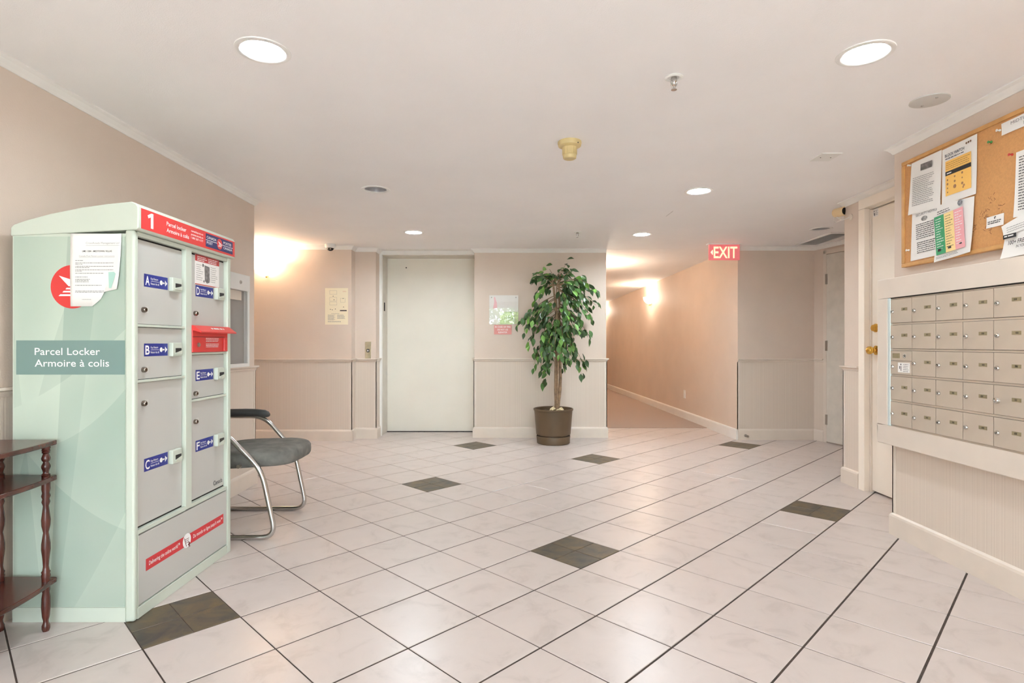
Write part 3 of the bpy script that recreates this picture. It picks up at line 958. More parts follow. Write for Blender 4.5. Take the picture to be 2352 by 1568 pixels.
# directory case on the taupe wall
dc2 = thing('directory_case', (-1.975, 3.88, 0.905), 'white framed glass directory case on the taupe wall behind the locker', 'directory case')
X0, X1 = -1.975, -1.940
bx(X0, X1 + 0.004, 3.58, 4.178, 1.455, 1.571).build('top_rail', M_WPLAST, dc2, bevel=0.003)
MB().box(X0, X1, 4.150, 4.178, 0.905, 1.455).box(X0, X1, 3.58, 3.608, 0.905, 1.455).box(X0, X1, 3.608, 4.150, 0.905, 0.930).build('case_frame', M_WPLAST, dc2)
bx(X0, X0 + 0.006, 3.608, 4.150, 0.930, 1.455).build('back_board', mat('grey_board', (148, 142, 138), 0.7, var=0.02), dc2)
bx(X1 - 0.012, X1 - 0.008, 3.608, 4.150, 0.930, 1.455).build('glass_front', M_ACR, dc2)
MB().lathe([(0.012, 0), (0.012, 0.004), (0.009, 0.008), (0.0, 0.008)], (X1 + 0.004, 4.03, 1.512), 16, 'x').build('lock', M_STEEL, dc2, smooth=40)
bx(X0 + 0.006, X0 + 0.020, 3.64, 4.085, 1.385, 1.452).build('name_strip', M_TRIM, dc2)

# ------------------------------------------------------------------ mailboxes and cork board
M_MBOX = mat('champagne_anodised_metal', (206, 192, 176), 0.34, 0.35, var=0.02, scale=5)
M_SURR = mat('surround_paint', (222, 208, 194), 0.42, var=0.015, scale=6)
sr = thing('trim_21', (2.155, 2.3, 0.515), 'beige painted wooden surround boxing in the mailboxes', 'surround', kind='structure')
MB().box(2.082, 2.160, 1.35, 3.222, 1.326, 1.434).box(2.082, 2.160, 1.35, 3.222, 0.515, 0.618).box(2.082, 2.160, 3.137, 3.222, 0.618, 1.326).box(2.082, 2.160, 1.35, 1.435, 0.618, 1.326).build('surround_frame', M_SURR, sr, bevel=0.004)
mbx = thing('apartment_mailboxes', (2.155, 2.28, 0.62), 'wall panel of small metal apartment mailboxes with round locks', 'mailboxes')
XF = 2.090
bx(XF + 0.012, 2.153, 1.437, 3.135, 0.619, 1.325).build('body', mat('mailbox_shadow', (78, 68, 60), 0.6), mbx)
mb = MB()
mb.box(XF - 0.006, XF + 0.012, 3.116, 3.137, 0.619, 1.325)
mb.build('edge_strip', M_ALU, mbx, bevel=0.002)
bx(XF - 0.003, XF + 0.012, 1.437, 3.115, 1.3205, 1.3252).build('painted_shadow_line', M_DARKGAP, mbx)  # solid dark strip painted in for the shade above the top row
COLW, ROWH = 0.1672, 0.1392
Y_L, Z_B = 3.118, 0.624
mb = MB()
for r in range(6):
    zz = Z_B + r * ROWH
    mb.box(XF + 0.001, XF + 0.013, 1.437, 3.118, zz - 0.0048, zz + 0.0048)
mb.box(XF + 0.001, XF + 0.013, 1.437, 1.452, 0.62, 1.325)
mb.build('rails', M_MBOX, mbx)
door_me = bx(-0.003, 0.009, -COLW / 2 + 0.0016, COLW / 2 - 0.0016, -ROWH / 2 + 0.0065, ROWH / 2 - 0.0065).mesh('door')
door_me.materials.append(M_MBOX)
lock_me = MB().lathe([(0.0105, 0.0), (0.0105, 0.004), (0.008, 0.008), (0.0045, 0.0085), (0.0045, 0.006), (0.0, 0.006)], (0, 0, 0), 16, '-x').mesh('lock', smooth=40)
lock_me.materials.append(M_CHROME)
slot_me = bx(-0.0072, -0.0060, -0.0012, 0.0012, -0.0038, 0.0038).mesh('key_slot')
slot_me.materials.append(M_INK)
M_PLATE = mat('olive_number_plate', (158, 146, 116), 0.35, 0.4, var=0.05, scale=60)
plate_me = bx(-0.0015, 0.0, -0.0215, 0.0215, -0.008, 0.008).mesh('number_plate')
plate_me.materials.append(M_PLATE)
smudge = MB()
for (a, b) in ((-0.006, -0.0025), (-0.0012, 0.0022), (0.0035, 0.007)):
    smudge.box(-0.0019, -0.0014, a, b, -0.004, 0.004)
smudge_me = smudge.mesh('engraving')
smudge_me.materials.append(mat('dark_engraving', (92, 82, 64), 0.5))
base_l = Vector(mbx.location)
for c in range(10):
    for r in range(5):
        yc = Y_L - (c + 0.5) * COLW
        zz = Z_B + (r + 0.5) * ROWH
        if c == 0 and r == 2:
            continue
        d = shared('door', door_me, mbx, Vector((XF, yc, zz)) - base_l, rot=(0, 0, (RND.random() - 0.5) * 0.006))
        lz = -0.003 + (RND.random() - 0.5) * 0.004
        out = -0.003
        l = shared('lock', lock_me, d, (out, 0.0635, lz), scale=(1.6, 1.25, 1.25) if (c, r) == (4, 1) else (1, 1, 1))
        shared('key_slot', slot_me, d, (out, 0.0635, lz), rot=(RND.uniform(-0.5, 0.5), 0, 0))
        p = shared('number_plate', plate_me, d, (out, -0.028, 0.008))
        shared('engraving', smudge_me, d, (out, -0.028 - RND.uniform(-0.004, 0.004), 0.008))
# outgoing mail unit: third row, first column
yc, zz = Y_L - 0.5 * COLW, Z_B + 2.5 * ROWH
up_me = bx(XF - 0.003, XF + 0.009, yc - COLW / 2 + 0.0012, yc + COLW / 2 - 0.0012, zz + 0.010, zz + ROWH / 2 - 0.0065).build('door', M_MBOX, mbx)
lo_me = bx(XF - 0.003, XF + 0.009, yc - COLW / 2 + 0.0012, yc + COLW / 2 - 0.0012, zz - ROWH / 2 + 0.0065, zz + 0.008).build('door', M_MBOX, mbx)
bx(XF - 0.005, XF - 0.003, yc + 0.008, yc + 0.064, zz + 0.024, zz + 0.050).build('intercom_grille', M_PLATE, up_me)
MB().lathe([(0.0115, 0.0), (0.0115, 0.002), (0.009, 0.003), (0.009, 0.001), (0.0, 0.001)], (XF - 0.003, yc - 0.030, zz + 0.036), 20, '-x').build('speaker_ring', M_CHROME, up_me)
MB().lathe([(0.0, 0.0), (0.003, 0.0), (0.003, 0.004), (0.0, 0.004)], (XF - 0.003, yc - 0.030, zz + 0.036), 10, '-x').build('button', M_INK, up_me)
shared('lock', lock_me, lo_me, (XF - 0.003 - 2.155, yc + 0.062 - 2.28, zz - 0.024 - 0.62))
ms = Face((XF - 0.0035, yc + 0.020, zz - 0.052), (0, -1, 0), (0, 0, 1))
t = notice('mailbox_sticker', ms, 0.090, 0.052, 'white pictogram sticker on the outgoing mail slot of the mailboxes', 'sticker')
mb = MB()
ms.disc(mb, 0.024, 0.043, 0.004, 12, 0.0018)
ms.rect(mb, 0.0235, 0.0275, 0.008, 0.034, 0.0018)
ms.disc(mb, 0.015, 0.030, 0.0035, 12, 0.0018)
ms.rect(mb, 0.012, 0.017, 0.018, 0.028, 0.0018)
ms.lines(mb, 0.042, 0.082, 0.043, 0.0095, 5, 0.0022, 9, 0.0018, 0.1)
mb.build('print', M_INK, t)

M_CORK = mat('brown_cork', (210, 154, 98), 0.85, var=0.03, scale=120, bump=0.35, bscale=260)
M_OAK = mat('oak_frame', (206, 154, 92), 0.45, var=0.06, scale=18)
cb = thing('cork_board', (2.155, 2.3, 1.49), 'large cork notice board in an oak frame above the mailboxes', 'cork board')
bx(2.134, 2.153, 1.45, 3.07, 1.505, 2.045).build('cork', M_CORK, cb)
for (a, b, c, d) in ((1.43, 3.088, 2.040, 2.060), (1.43, 3.088, 1.488, 1.508), (3.068, 3.088, 1.508, 2.040), (1.43, 1.45, 1.508, 2.040)):
    bx(2.126, 2.154, a, b, c, d).build('frame_rail', M_OAK, cb, bevel=0.003)
bfc = Face((2.134, 3.10, 0.0), (0, -1, 0), (0, 0, 1))       # a = 3.10 - y, b = z
mb = MB()
rr = random.Random(5)
for (a0, b0, n, w) in ((0.52, 1.660, 16, 0.05), (0.47, 1.60, 14, 0.03), (0.545, 1.585, 10, 0.05), (0.57, 1.72, 8, 0.05), (0.62, 1.66, 8, 0.03)):
    for k in range(n):
        a = a0 + rr.uniform(0, w)
        b = b0 + rr.uniform(-0.02, 0.02)
        th = rr.uniform(-1.2, 1.2)
        L, q = rr.uniform(0.003, 0.010), rr.uniform(0.0006, 0.0016)
        ca, sa = math.cos(th), math.sin(th)
        mb.poly([bfc.p(a + x_ * ca - y_ * sa, b + x_ * sa + y_ * ca, 0.0006) for (x_, y_) in ((-L, -q), (L, -q), (L, q), (-L, q))])
mb.build('scuff_marks', mat('cork_scuff', (146, 96, 60), 0.9), cb)

def bpaper(name, corners, label, lift=0.002, m=None, curl=0.004, cat='notice'):
    """A sheet pinned on the cork; corners TL, TR, BR, BL as (y, z). Returns thing and a Face on it."""
    tl, tr, br, bl = [Vector((0, c[0], c[1])) for c in corners]
    t = thing(name, (2.134 - lift, (bl.y + br.y) / 2, min(bl.z, br.z)), label, cat, 'papers pinned to the cork board')
    N, K = 6, 8
    vs, fs = [], []
    for side in (0, 1):
        for i in range(K + 1):
            for j in range(N + 1):
                s_, q = j / N, i / K
                p = (tl.lerp(tr, s_)).lerp(bl.lerp(br, s_), q)
                bulge = curl * (math.sin(math.pi * s_) * 0.25 + (q ** 3) * 0.8 * (0.5 + 0.5 * math.cos(2 * math.pi * s_)))
                vs.append((2.134 - lift - bulge - side * 0.0008, p.y, p.z))
    W_ = N + 1
    S_ = (K + 1) * W_
    for side in (0, 1):
        for i in range(K):
            for j in range(N):
                k = side * S_ + i * W_ + j
                f = (k, k + 1, k + W_ + 1, k + W_)
                fs.append(f if side == 0 else f[::-1])
    MB().add(vs, fs).build('sheet', m or M_PAPER, t, smooth=60, recalc=False)
    right = (br - bl).normalized()
    upv = Vector((1, 0, 0)).cross(right) * -1
    if upv.z < 0:
        upv = -upv
    f = Face((2.134 - lift - curl * 0.95 - 0.0012, bl.y, bl.z), right, upv)
    return t, f, (br - bl).length, (tl - bl).length

P1 = [(3.012, 2.032), (2.801, 2.034), (2.809, 1.752), (3.035, 1.762)]
t, f, w, h = bpaper('typed_letter', P1, 'typed letter with a small building photo at its head, upper left of the cork board', 0.004)
mb = MB(); f.lines(mb, 0.030, 0.185, 0.185, 0.0095, 16, 0.0028, 21, 0.0004, 0.3); mb.build('print', M_GREYINK, t)
mb = MB(); f.rect(mb, 0.085, 0.165, 0.215, 0.248, 0.0004); mb.build('photo_print', mat('grey_photo', (104, 100, 98), 0.5, var=0.35, scale=45), t)
P2 = [(2.798, 2.030), (2.588, 2.035), (2.5905, 1.761), (2.7965, 1.759)]
t, f, w, h = bpaper('block_watch_poster', P2, 'BLOCK WATCH poster with an orange panel and black band', 0.004)
mb = MB(); f.rect(mb, 0.027, 0.182, 0.035, 0.205, 0.0003); mb.build('orange_print', mat('orange_print', (248, 196, 104), 0.6), t)
mb = MB(); f.text(mb, 'BLOCK WATCH', 0.025, 0.226, 0.014, 0.118, bold=0.012, lift=0.0006); f.lines(mb, 0.027, 0.14, 0.214, 0.01, 1, 0.004, 3, 0.0006, 0.0)
mb.build('lettering', mat('navy_ink', (58, 62, 84), 0.6), t)
mb = MB(); f.rect(mb, 0.027, 0.182, 0.134, 0.154, 0.0006); mb.build('black_band', M_INK, t)
mb = MB(); f.lines(mb, 0.036, 0.066, 0.141, 0.01, 1, 0.005, 8, 0.0009, 0.0); mb.build('band_lettering', M_WHITEINK, t)
mb = MB(); f.lines(mb, 0.032, 0.178, 0.192, 0.0095, 4, 0.0024, 4, 0.0006, 0.1); mb.build('print', mat('brown_ink', (150, 112, 56), 0.6), t)
mb = MB()
for (a, b, r_) in ((0.04, 0.112, 0.005), (0.04, 0.092, 0.006), (0.085, 0.118, 0.005), (0.085, 0.095, 0.006), (0.13, 0.122, 0.006), (0.13, 0.098, 0.004), (0.04, 0.072, 0.004), (0.085, 0.070, 0.010), (0.13, 0.072, 0.007), (0.14, 0.06, 0.006), (0.04, 0.052, 0.004), (0.135, 0.052, 0.005)):
    f.disc(mb, a, b, r_, 7, 0.0006)
mb.build('pictograms', mat('muted_brown_print', (168, 120, 82), 0.6), t)
mb = MB(); f.disc(mb, 0.168, 0.252, 0.005, 10, 0.0006); f.disc(mb, 0.156, 0.251, 0.005, 10, 0.0006); f.disc(mb, 0.18, 0.253, 0.005, 10, 0.0006); mb.build('crest_print', mat('brown_crest', (128, 96, 74), 0.6), t)
P3 = [(3.010, 1.790), (2.812, 1.790), (2.815, 1.518), (3.022, 1.514)]
t, f, w, h = bpaper('security_notice', P3, 'SECURITY NOTICE sheet of bold typed lines, lower left of the cork board', 0.0015, curl=0.001)
mb = MB(); f.text(mb, 'SECURITY NOTICE', 0.045, 0.226, 0.013, 0.150, bold=0.008, lift=0.0005); mb.build('lettering', M_GREYINK, t)
mb = MB(); f.disc(mb, 0.105, 0.206, 0.022, 20, 0.0005, 0.013); mb.build('emblem_print', mat('grey_emblem', (150, 148, 146), 0.5, var=0.3, scale=70), t)
mb = MB(); f.lines(mb, 0.045, 0.200, 0.180, 0.0105, 8, 0.0036, 31, 0.0005, 0.25); f.lines(mb, 0.050, 0.200, 0.085, 0.0105, 6, 0.0036, 32, 0.0005, 0.2); mb.build('print', M_INK, t)
P4 = [(2.825, 1.763), (2.597, 1.752), (2.612, 1.4985), (2.836, 1.481)]
t, f, w, h = bpaper('sorting_guide', P4, 'recycling guide with green, yellow and pink columns at the board edge', 0.009, curl=0.010)
for (a0, a1, nm, c) in ((0.022, 0.085, 'green_patch', (62, 158, 106)), (0.085, 0.145, 'yellow_print', (248, 218, 150)), (0.145, 0.203, 'pink_patch', (238, 168, 172))):
    mb = MB(); f.rect(mb, a0, a1, 0.030, 0.222, 0.0004); mb.build(nm, mat(nm + '_guide', c, 0.6), t)
mb = MB(); f.lines(mb, 0.030, 0.078, 0.205, 0.0125, 13, 0.003, 41, 0.0008, 0.5); f.lines(mb, 0.152, 0.196, 0.205, 0.0125, 13, 0.003, 43, 0.0008, 0.5); mb.build('white_print', M_WHITEINK, t)
mb = MB(); f.lines(mb, 0.092, 0.138, 0.205, 0.0125, 13, 0.0026, 42, 0.0008, 0.4); f.lines(mb, 0.045, 0.13, 0.240, 0.01, 2, 0.0035, 44, 0.0008, 0.3); f.rect(mb, 0.035, 0.055, 0.045, 0.058, 0.0008); f.rect(mb, 0.1, 0.12, 0.045, 0.054, 0.0008); f.rect(mb, 0.17, 0.185, 0.05, 0.057, 0.0008); f.lines(mb, 0.02, 0.16, 0.018, 0.006, 2, 0.002, 45, 0.0008, 0.2); mb.build('print', M_INK, t)
mb = MB(); f.disc(mb, 0.188, 0.245, 0.015, 10, 0.0008); mb.build('emblem_print', mat('dark_emblem', (120, 120, 124), 0.5, var=0.5, scale=160), t)
t, f, w, h = bpaper('business_card', [(2.538, 1.639), (2.449, 1.641), (2.450, 1.590), (2.539, 1.590)], 'small white business card pinned low on bare cork', 0.002, curl=0.002)
mb = MB(); f.lines(mb, 0.010, 0.080, 0.024, 0.008, 2, 0.0035, 51, 0.0004, 0.1); f.rect(mb, 0.044, 0.048, 0.034, 0.044, 0.0004); f.disc(mb, 0.050, 0.043, 0.003, 8, 0.0004); mb.build('print', M_INK, t)
t, f, w, h = bpaper('bulleted_notice', [(2.385, 1.880), (2.165, 1.880), (2.172, 1.602), (2.394, 1.607)], 'bulleted notice sheet cut off by the right edge of the picture', 0.006, curl=0.006)
mb = MB(); f.lines(mb, 0.024, 0.200, 0.245, 0.0115, 20, 0.0035, 61, 0.0004, 0.35); mb.build('print', M_INK, t)
t, f, w, h = bpaper('free_offer_flyer', [(2.432, 1.548), (2.225, 1.548), (2.232, 1.448), (2.4506, 1.440)], 'tilted flyer reading 100+ FREE at the lower edge of the board', 0.010, curl=0.010)
mb = MB(); f.text(mb, '100+ FREE', 0.045, 0.052, 0.017, 0.085, bold=0.008, lift=0.0006, slant=0.2); mb.build('heading_lettering', M_INK, t)
mb = MB(); f.text(mb, 'IN YOUR', 0.082, 0.034, 0.011, 0.05, bold=0.006, lift=0.0006, slant=0.2); mb.build('lettering', M_INK, t)
mb = MB(); f.rect(mb, 0.022, 0.085, 0.080, 0.098, 0.0006); mb.build('black_band', M_INK, t)
mb = MB(); f.lines(mb, 0.028, 0.078, 0.088, 0.01, 1, 0.005, 65, 0.001, 0); mb.build('band_lettering', M_WHITEINK, t)
t, f, w, h = bpaper('torn_note', [(2.446, 1.580), (2.250, 1.640), (2.236, 1.560), (2.432, 1.535)], 'crooked torn note above the 100+ FREE flyer', 0.016, curl=0.003)
mb = MB(); f.lines(mb, 0.02, 0.17, 0.028, 0.009, 3, 0.0022, 71, 0.0006, 0.1); mb.build('print', M_GREYINK, t)
t, f, w, h = bpaper('heading_strip', [(2.461, 2.030), (2.12, 2.036), (2.12, 1.980), (2.457, 1.9775)], 'white heading strip reading MIDTOWN at the top of the board', 0.003, curl=0.003)
mb = MB(); f.text(mb, 'MIDTOWN VILLAS', 0.047, 0.030, 0.013, 0.20, lift=0.0005); mb.build('heading_lettering', M_GREYINK, t)
mb = MB(); f.text(mb, 'BLOCK WATCH', 0.108, 0.009, 0.013, 0.15, lift=0.0005); mb.build('lettering', M_GREYINK, t)
M_PIN = {'green': mat('green_pin', (60, 140, 70), 0.3), 'red': mat('red_pin', (200, 56, 50), 0.3), 'white': mat('white_pin', (240, 236, 230), 0.3)}
for (y, z, c, lab) in ((2.512, 1.970, 'green', 'green push pin in bare cork below the heading strip'), (2.407, 1.879, 'red', 'red push pin near the bulleted notice'),
                       (2.468, 2.005, 'white', 'white push pin holding the heading strip'), (3.022, 2.026, 'white', 'white push pin at the corner of the typed letter'),
                       (3.034, 1.575, 'white', 'white push pin beside the security notice')):
    t = thing('push_pin', (2.134, y, z), lab, 'push pin', 'push pins on the cork board')
    MB().lathe([(0.0, -0.004), (0.0055, -0.001), (0.0055, 0.002), (0.003, 0.005), (0.0035, 0.010), (0.006, 0.014), (0.0, 0.015)], (2.130, y, z), 12, '-x').build('pin_head', M_PIN[c], t, smooth=50)
    MB().tube([(2.140, y, z), (2.128, y, z)], 0.0008, 6).build('pin_shaft', M_STEEL, t)

# ------------------------------------------------------------------ parcel locker
M_LOCK = mat('pale_green_enamel', (205, 212, 198), 0.28, var=0.006, scale=4)
M_LDOOR = mat('light_grey_door_enamel', (196, 194, 188), 0.33, var=0.008, scale=3)
M_RED = mat('postal_red', (222, 62, 60), 0.35)
M_BLUE = mat('sticker_blue', (34, 46, 138), 0.35)
M_NAVY = mat('logo_navy', (44, 44, 104), 0.35)

def veil_mat():
    """Printed graphic of overlapping pale green veils on the locker's side."""
    m = bpy.data.materials.new('green_veil_print')
    m.use_nodes = True
    nt = m.node_tree
    b = nt.nodes['Principled BSDF']
    b.inputs['Roughness'].default_value = 0.3
    tc = nt.nodes.new('ShaderNodeTexCoord')
    sp = nt.nodes.new('ShaderNodeSeparateXYZ')
    nt.links.new(tc.outputs['Object'], sp.inputs[0])
    def math_(op, a, b_=None, c_=None):
        n = nt.nodes.new('ShaderNodeMath')
        n.operation = op
        for i, v in enumerate((a, b_, c_)):
            if v is None:
                continue
            if isinstance(v, (int, float)):
                n.inputs[i].default_value = v
            else:
                nt.links.new(v, n.inputs[i])
        return n.outputs[0]
    X, Z = sp.outputs['X'], sp.outputs['Z']
    n = nt.nodes.new('ShaderNodeTexNoise')
    n.inputs['Scale'].default_value = 2.2
    n.inputs['Detail'].default_value = 1.5
    nt.links.new(tc.outputs['Object'], n.inputs['Vector'])
    r = nt.nodes.new('ShaderNodeValToRGB')
    e = r.color_ramp.elements
    e[0].position, e[1].position = 0.34, 0.66
    e[0].color, e[1].color = rgb((160, 180, 166)), rgb((178, 190, 176))
    nt.links.new(n.outputs['Fac'], r.inputs['Fac'])
    total = None
    # (a, b, c, curve, width, weight): veil brightest on the line a x + b z + curve x^2 = c and fading to one side
    for (a, bq, c, cu, wd, wt) in ((0.55, -0.75, -0.72, 0.5, 0.10, 0.42), (0.62, 0.78, 0.365, -0.9, 0.14, 0.42), (0.85, -0.52, -0.03, 0.6, 0.06, 0.34),
                                   (0.98, 0.10, -0.115, 0.0, 0.035, 0.42), (-0.9, 0.35, 0.46, 1.6, 0.12, 0.38), (0.72, 0.62, 0.98, -1.6, 0.10, 0.36),
                                   (0.97, -0.12, -0.07, 0.4, 0.05, 0.26), (-0.5, 0.86, 0.62, -1.4, 0.09, 0.32), (-1.0, 0.05, 0.10, 0.0, 0.20, 0.55)):
        d = math_('SUBTRACT', math_('ADD', math_('MULTIPLY', X, a), math_('ADD', math_('MULTIPLY', Z, bq), math_('MULTIPLY', math_('MULTIPLY', X, X), cu))), c)
        pos = math_('GREATER_THAN', d, 0.0)
        fall = math_('MULTIPLY', math_('POWER', 2.718, math_('DIVIDE', math_('MULTIPLY', math_('ABSOLUTE', d), -1.0), wd)), wt)
        v = math_('MULTIPLY', pos, fall)
        total = v if total is None else math_('ADD', total, v)
    mx = nt.nodes.new('ShaderNodeMix')
    mx.data_type = 'RGBA'
    mx.clamp_factor = True
    nt.links.new(total, mx.inputs['Factor'])
    nt.links.new(r.outputs['Color'], mx.inputs['A'])
    mx.inputs['B'].default_value = rgb((198, 210, 194))
    nt.links.new(mx.outputs['Result'], b.inputs['Base Color'])
    return m
M_VEIL = veil_mat()

LX, LB = -1.458, -1.930            # front and back
LY0, LY1 = 2.182, 2.930            # near side and far side
RX = LX - 0.023                    # plane of the recessed doors
lk = thing('parcel_locker', (-1.69, 2.55, 0), 'tall pale green parcel locker with grey doors and red header', 'parcel locker')
bx(LB, RX - 0.002, LY0 + 0.003, LY1 - 0.003, 0.0, 1.50).build('body', M_LOCK, lk)
# curved hood
prof = [(LB - 0.002, 1.490), (LX + 0.012, 1.514), (LX + 0.018, 1.520), (LX + 0.018, 1.602), (LX + 0.010, 1.615), (LX - 0.008, 1.622), (LX - 0.10, 1.613), (LX - 0.20, 1.599),
        (LX - 0.32, 1.575), (LX - 0.42, 1.548), (LX - 0.462, 1.533), (LB - 0.002, 1.522)]
hood = MB().extrude([(p[0], LY0 - 0.005, p[1]) for p in prof], (0, LY1 - LY0 + 0.014, 0)).build('hood', M_LOCK, lk, bevel=0.007, seg=3)
# corner posts
bx(LX - 0.036, LX, LY0 - 0.002, LY0 + 0.022, 0.0, 1.514).build('corner_post', M_LOCK, lk, bevel=0.009, seg=4)
bx(LX - 0.036, LX, LY1 - 0.030, LY1, 0.0, 1.514).build('corner_post', M_LOCK, lk, bevel=0.004)
# front frame with openings
YA0, YA1, YB0, YB1 = 2.208, 2.531, 2.577, 2.898
rows_a = [0.345, 0.926, 1.146, 1.494]
rows_b = [0.345, 0.812, 1.028, 1.149, 1.494]
mb = MB()
mb.box(RX, LX - 0.003, YA0 - 0.006, YA0, 0.33, 1.51)
mb.box(RX, LX - 0.002, YA1, YB0, 0.33, 1.51)
mb.box(RX, LX - 0.003, YB1, YB1 + 0.006, 0.33, 1.51)
mb.box(RX, LX - 0.003, YA0, YA1, 1.494, 1.512).box(RX, LX - 0.003, YB0, YB1, 1.494, 1.512)
mb.box(RX, LX - 0.003, YA0, YA1, 0.328, 0.345).box(RX, LX - 0.003, YB0, YB1, 0.328, 0.345)
for zz in rows_a[1:-1]:
    mb.box(RX, LX - 0.005, YA0, YA1, zz - 0.005, zz + 0.005)
for zz in rows_b[1:-1]:
    mb.box(RX, LX - 0.005, YB0, YB1, zz - 0.005, zz + 0.005)
mb.build('front_frame', M_LOCK, lk, bevel=0.0015)
bx(RX - 0.002, RX, YA0 - 0.004, YB1 + 0.004, 0.328, 1.51).build('backing', M_DARKGAP, lk)
# lower access panel
bx(RX, LX - 0.004, LY0 + 0.024, LY1 - 0.032, 0.048, 0.322).build('lower_panel', M_LDOOR, lk, bevel=0.003)
bx(RX, LX - 0.001, LY0 + 0.022, LY1 - 0.03, 0.0, 0.044).build('plinth', M_LOCK, lk, bevel=0.002)
MB().box(RX, LX - 0.002, LY0 + 0.022, LY0 + 0.028, 0.044, 0.33).box(RX, LX - 0.002, LY1 - 0.036, LY1 - 0.03, 0.044, 0.33).build('panel_edging', M_LOCK, lk)
# side panel with printed veils
bx(LB + 0.006, LX - 0.036, LY0 + 0.0005, LY0 + 0.004, 0.058, 1.488).build('side_panel', M_VEIL, lk)
bx(LB + 0.002, LX - 0.034, LY0 - 0.001, LY0 + 0.004, 0.0, 0.056).build('side_plinth', M_LOCK, lk)
sf = Face((0, LY0 + 0.0005, 0), (1, 0, 0), (0, 0, 1))
mb = MB(); sf.rect(mb, -1.914, -1.494, 0.955, 1.087, 0.0006)
band = mb.build('name_band', mat('slate_green_print', (122, 148, 142), 0.3), lk)
mb = MB()
sf.text(mb, 'Parcel Locker', -1.842, 1.031, 0.0275, 0.252, bold=0.004, lift=0.0012)
sf.text(mb, 'Armoire à colis', -1.842, 0.986, 0.0275, 0.287, bold=0.004, lift=0.0012)
mb.build('lettering', M_WHITEINK, band)
mb = MB(); sf.disc(mb, -1.697, 1.294, 0.084, 48, 0.0006)
emb = mb.build('emblem', M_RED, lk)
mb = MB()
def seg3(pts):
    mb.poly([sf.p(-1.697 + a, 1.294 + b, 0.0012) for a, b in pts])
seg3([(-0.052, 0.043), (0.075, 0.002), (0.018, 0.002), (-0.014, 0.002)])
seg3([(-0.022, -0.004), (0.070, -0.004), (0.070, -0.010), (-0.026, -0.010)])
seg3([(-0.033, -0.016), (0.062, -0.016), (0.062, -0.022), (-0.038, -0.022)])
seg3([(-0.046, -0.029), (0.055, -0.029), (0.055, -0.036), (-0.053, -0.036)])
mb.build('wing_print', M_WHITEINK, emb)

# doors with locks, key slots and blue stickers
ff2 = Face((RX + 0.004, 0, 0), (0, 1, 0), (0, 0, 1))        # front face: a = y, b = z, normal +x
def ldoor(letter, y0, y1, z0, z1, zs, zl):
    d = bx(RX, RX + 0.004, y0 + 0.003, y1 - 0.003, z0 + 0.007, z1 - 0.007).build('door', M_LDOOR, lk, bevel=0.001)
    ys = y0 + 0.060
    mb = MB(); ff2.rect(mb, ys, ys + 0.156, zs - 0.026, zs + 0.026, 0.0006); st_ = mb.build('key_return_sticker', M_BLUE, d)
    mb = MB()
    ff2.text(mb, letter, ys + 0.007, zs - 0.018, 0.036, 0.027, bold=0.02, lift=0.0014)
    ff2.text(mb, 'Key Return', ys + 0.041, zs + 0.006, 0.0085, 0.048, bold=0.01, lift=0.0014)
    ff2.rect(mb, ys + 0.041, ys + 0.095, zs - 0.0008, zs + 0.0008, 0.0014)
    ff2.text(mb, 'Retour de clé', ys + 0.041, zs - 0.014, 0.0085, 0.055, bold=0.01, lift=0.0014)
    ff2.disc(mb, ys + 0.110, zs, 0.010, 14, 0.0014)
    ff2.rect(mb, ys + 0.115, ys + 0.132, zs - 0.003, zs + 0.003, 0.0014)
    mb.poly([ff2.p(ys + 0.136, zs - 0.013, 0.0014), ff2.p(ys + 0.152, zs, 0.0014), ff2.p(ys + 0.136, zs + 0.013, 0.0014)])
    mb.build('sticker_print', M_WHITEINK, st_)
    # key return slot
    k0 = ys + 0.162
    kk = MB()
    ff2.slab(kk, k0, k0 + 0.070, zs - 0.030, zs + 0.030, 0, 0.019)
    ko = kk.build('key_slot', M_LOCK, d, bevel=0.004)
    kk = MB(); ff2.slab(kk, k0 + 0.020, k0 + 0.062, zs - 0.018, zs + 0.006, 0.0185, 0.0198); kk.build('slot_mouth', M_INK, d)
    kk = MB(); kk.extrude([ff2.p(k0 + 0.018, zs - 0.020, 0.019), ff2.p(k0 + 0.064, zs - 0.020, 0.019), ff2.p(k0 + 0.064, zs - 0.004, 0.019), ff2.p(k0 + 0.018, zs - 0.014, 0.019)], (0.004, 0, 0)); kk.build('slot_lip', M_LOCK, d)
    # cylinder lock with its number plate
    MB().lathe([(0.011, 0.0), (0.011, 0.010), (0.008, 0.014), (0.003, 0.014), (0.003, 0.011), (0.0, 0.011)], (RX + 0.004, ys - 0.006, zl), 16, 'x').build('lock', mat('dark_nickel', (140, 128, 118), 0.25, 1.0), d, smooth=40)
    kk = MB(); ff2.slab(kk, ys + 0.004, ys + 0.027, zl - 0.012, zl + 0.014, 0, 0.0012); kk.build('lock_plate', mat('pale_plate', (208, 206, 200), 0.3), d)
    return d
ldoor('A', YA0, YA1, rows_a[2], rows_a[3], 1.330, 1.210)
ldoor('B', YA0, YA1, rows_a[1], rows_a[2], 1.049, 0.970)
ldoor('C', YA0, YA1, rows_a[0], rows_a[1], 0.585, 0.835)
dD = ldoor('D', YB0, YB1, rows_b[3], rows_b[4], 1.322, 1.215)
ldoor('E', YB0, YB1, rows_b[1], rows_b[2], 0.925, 0.842)
dF = ldoor('F', YB0, YB1, rows_b[0], rows_b[1], 0.594, 0.711)
mb = MB(); ff2.text(mb, 'Canada', 2.795, 0.372, 0.022, 0.085, lift=0.001); mb.build('wordmark', M_INK, dF)
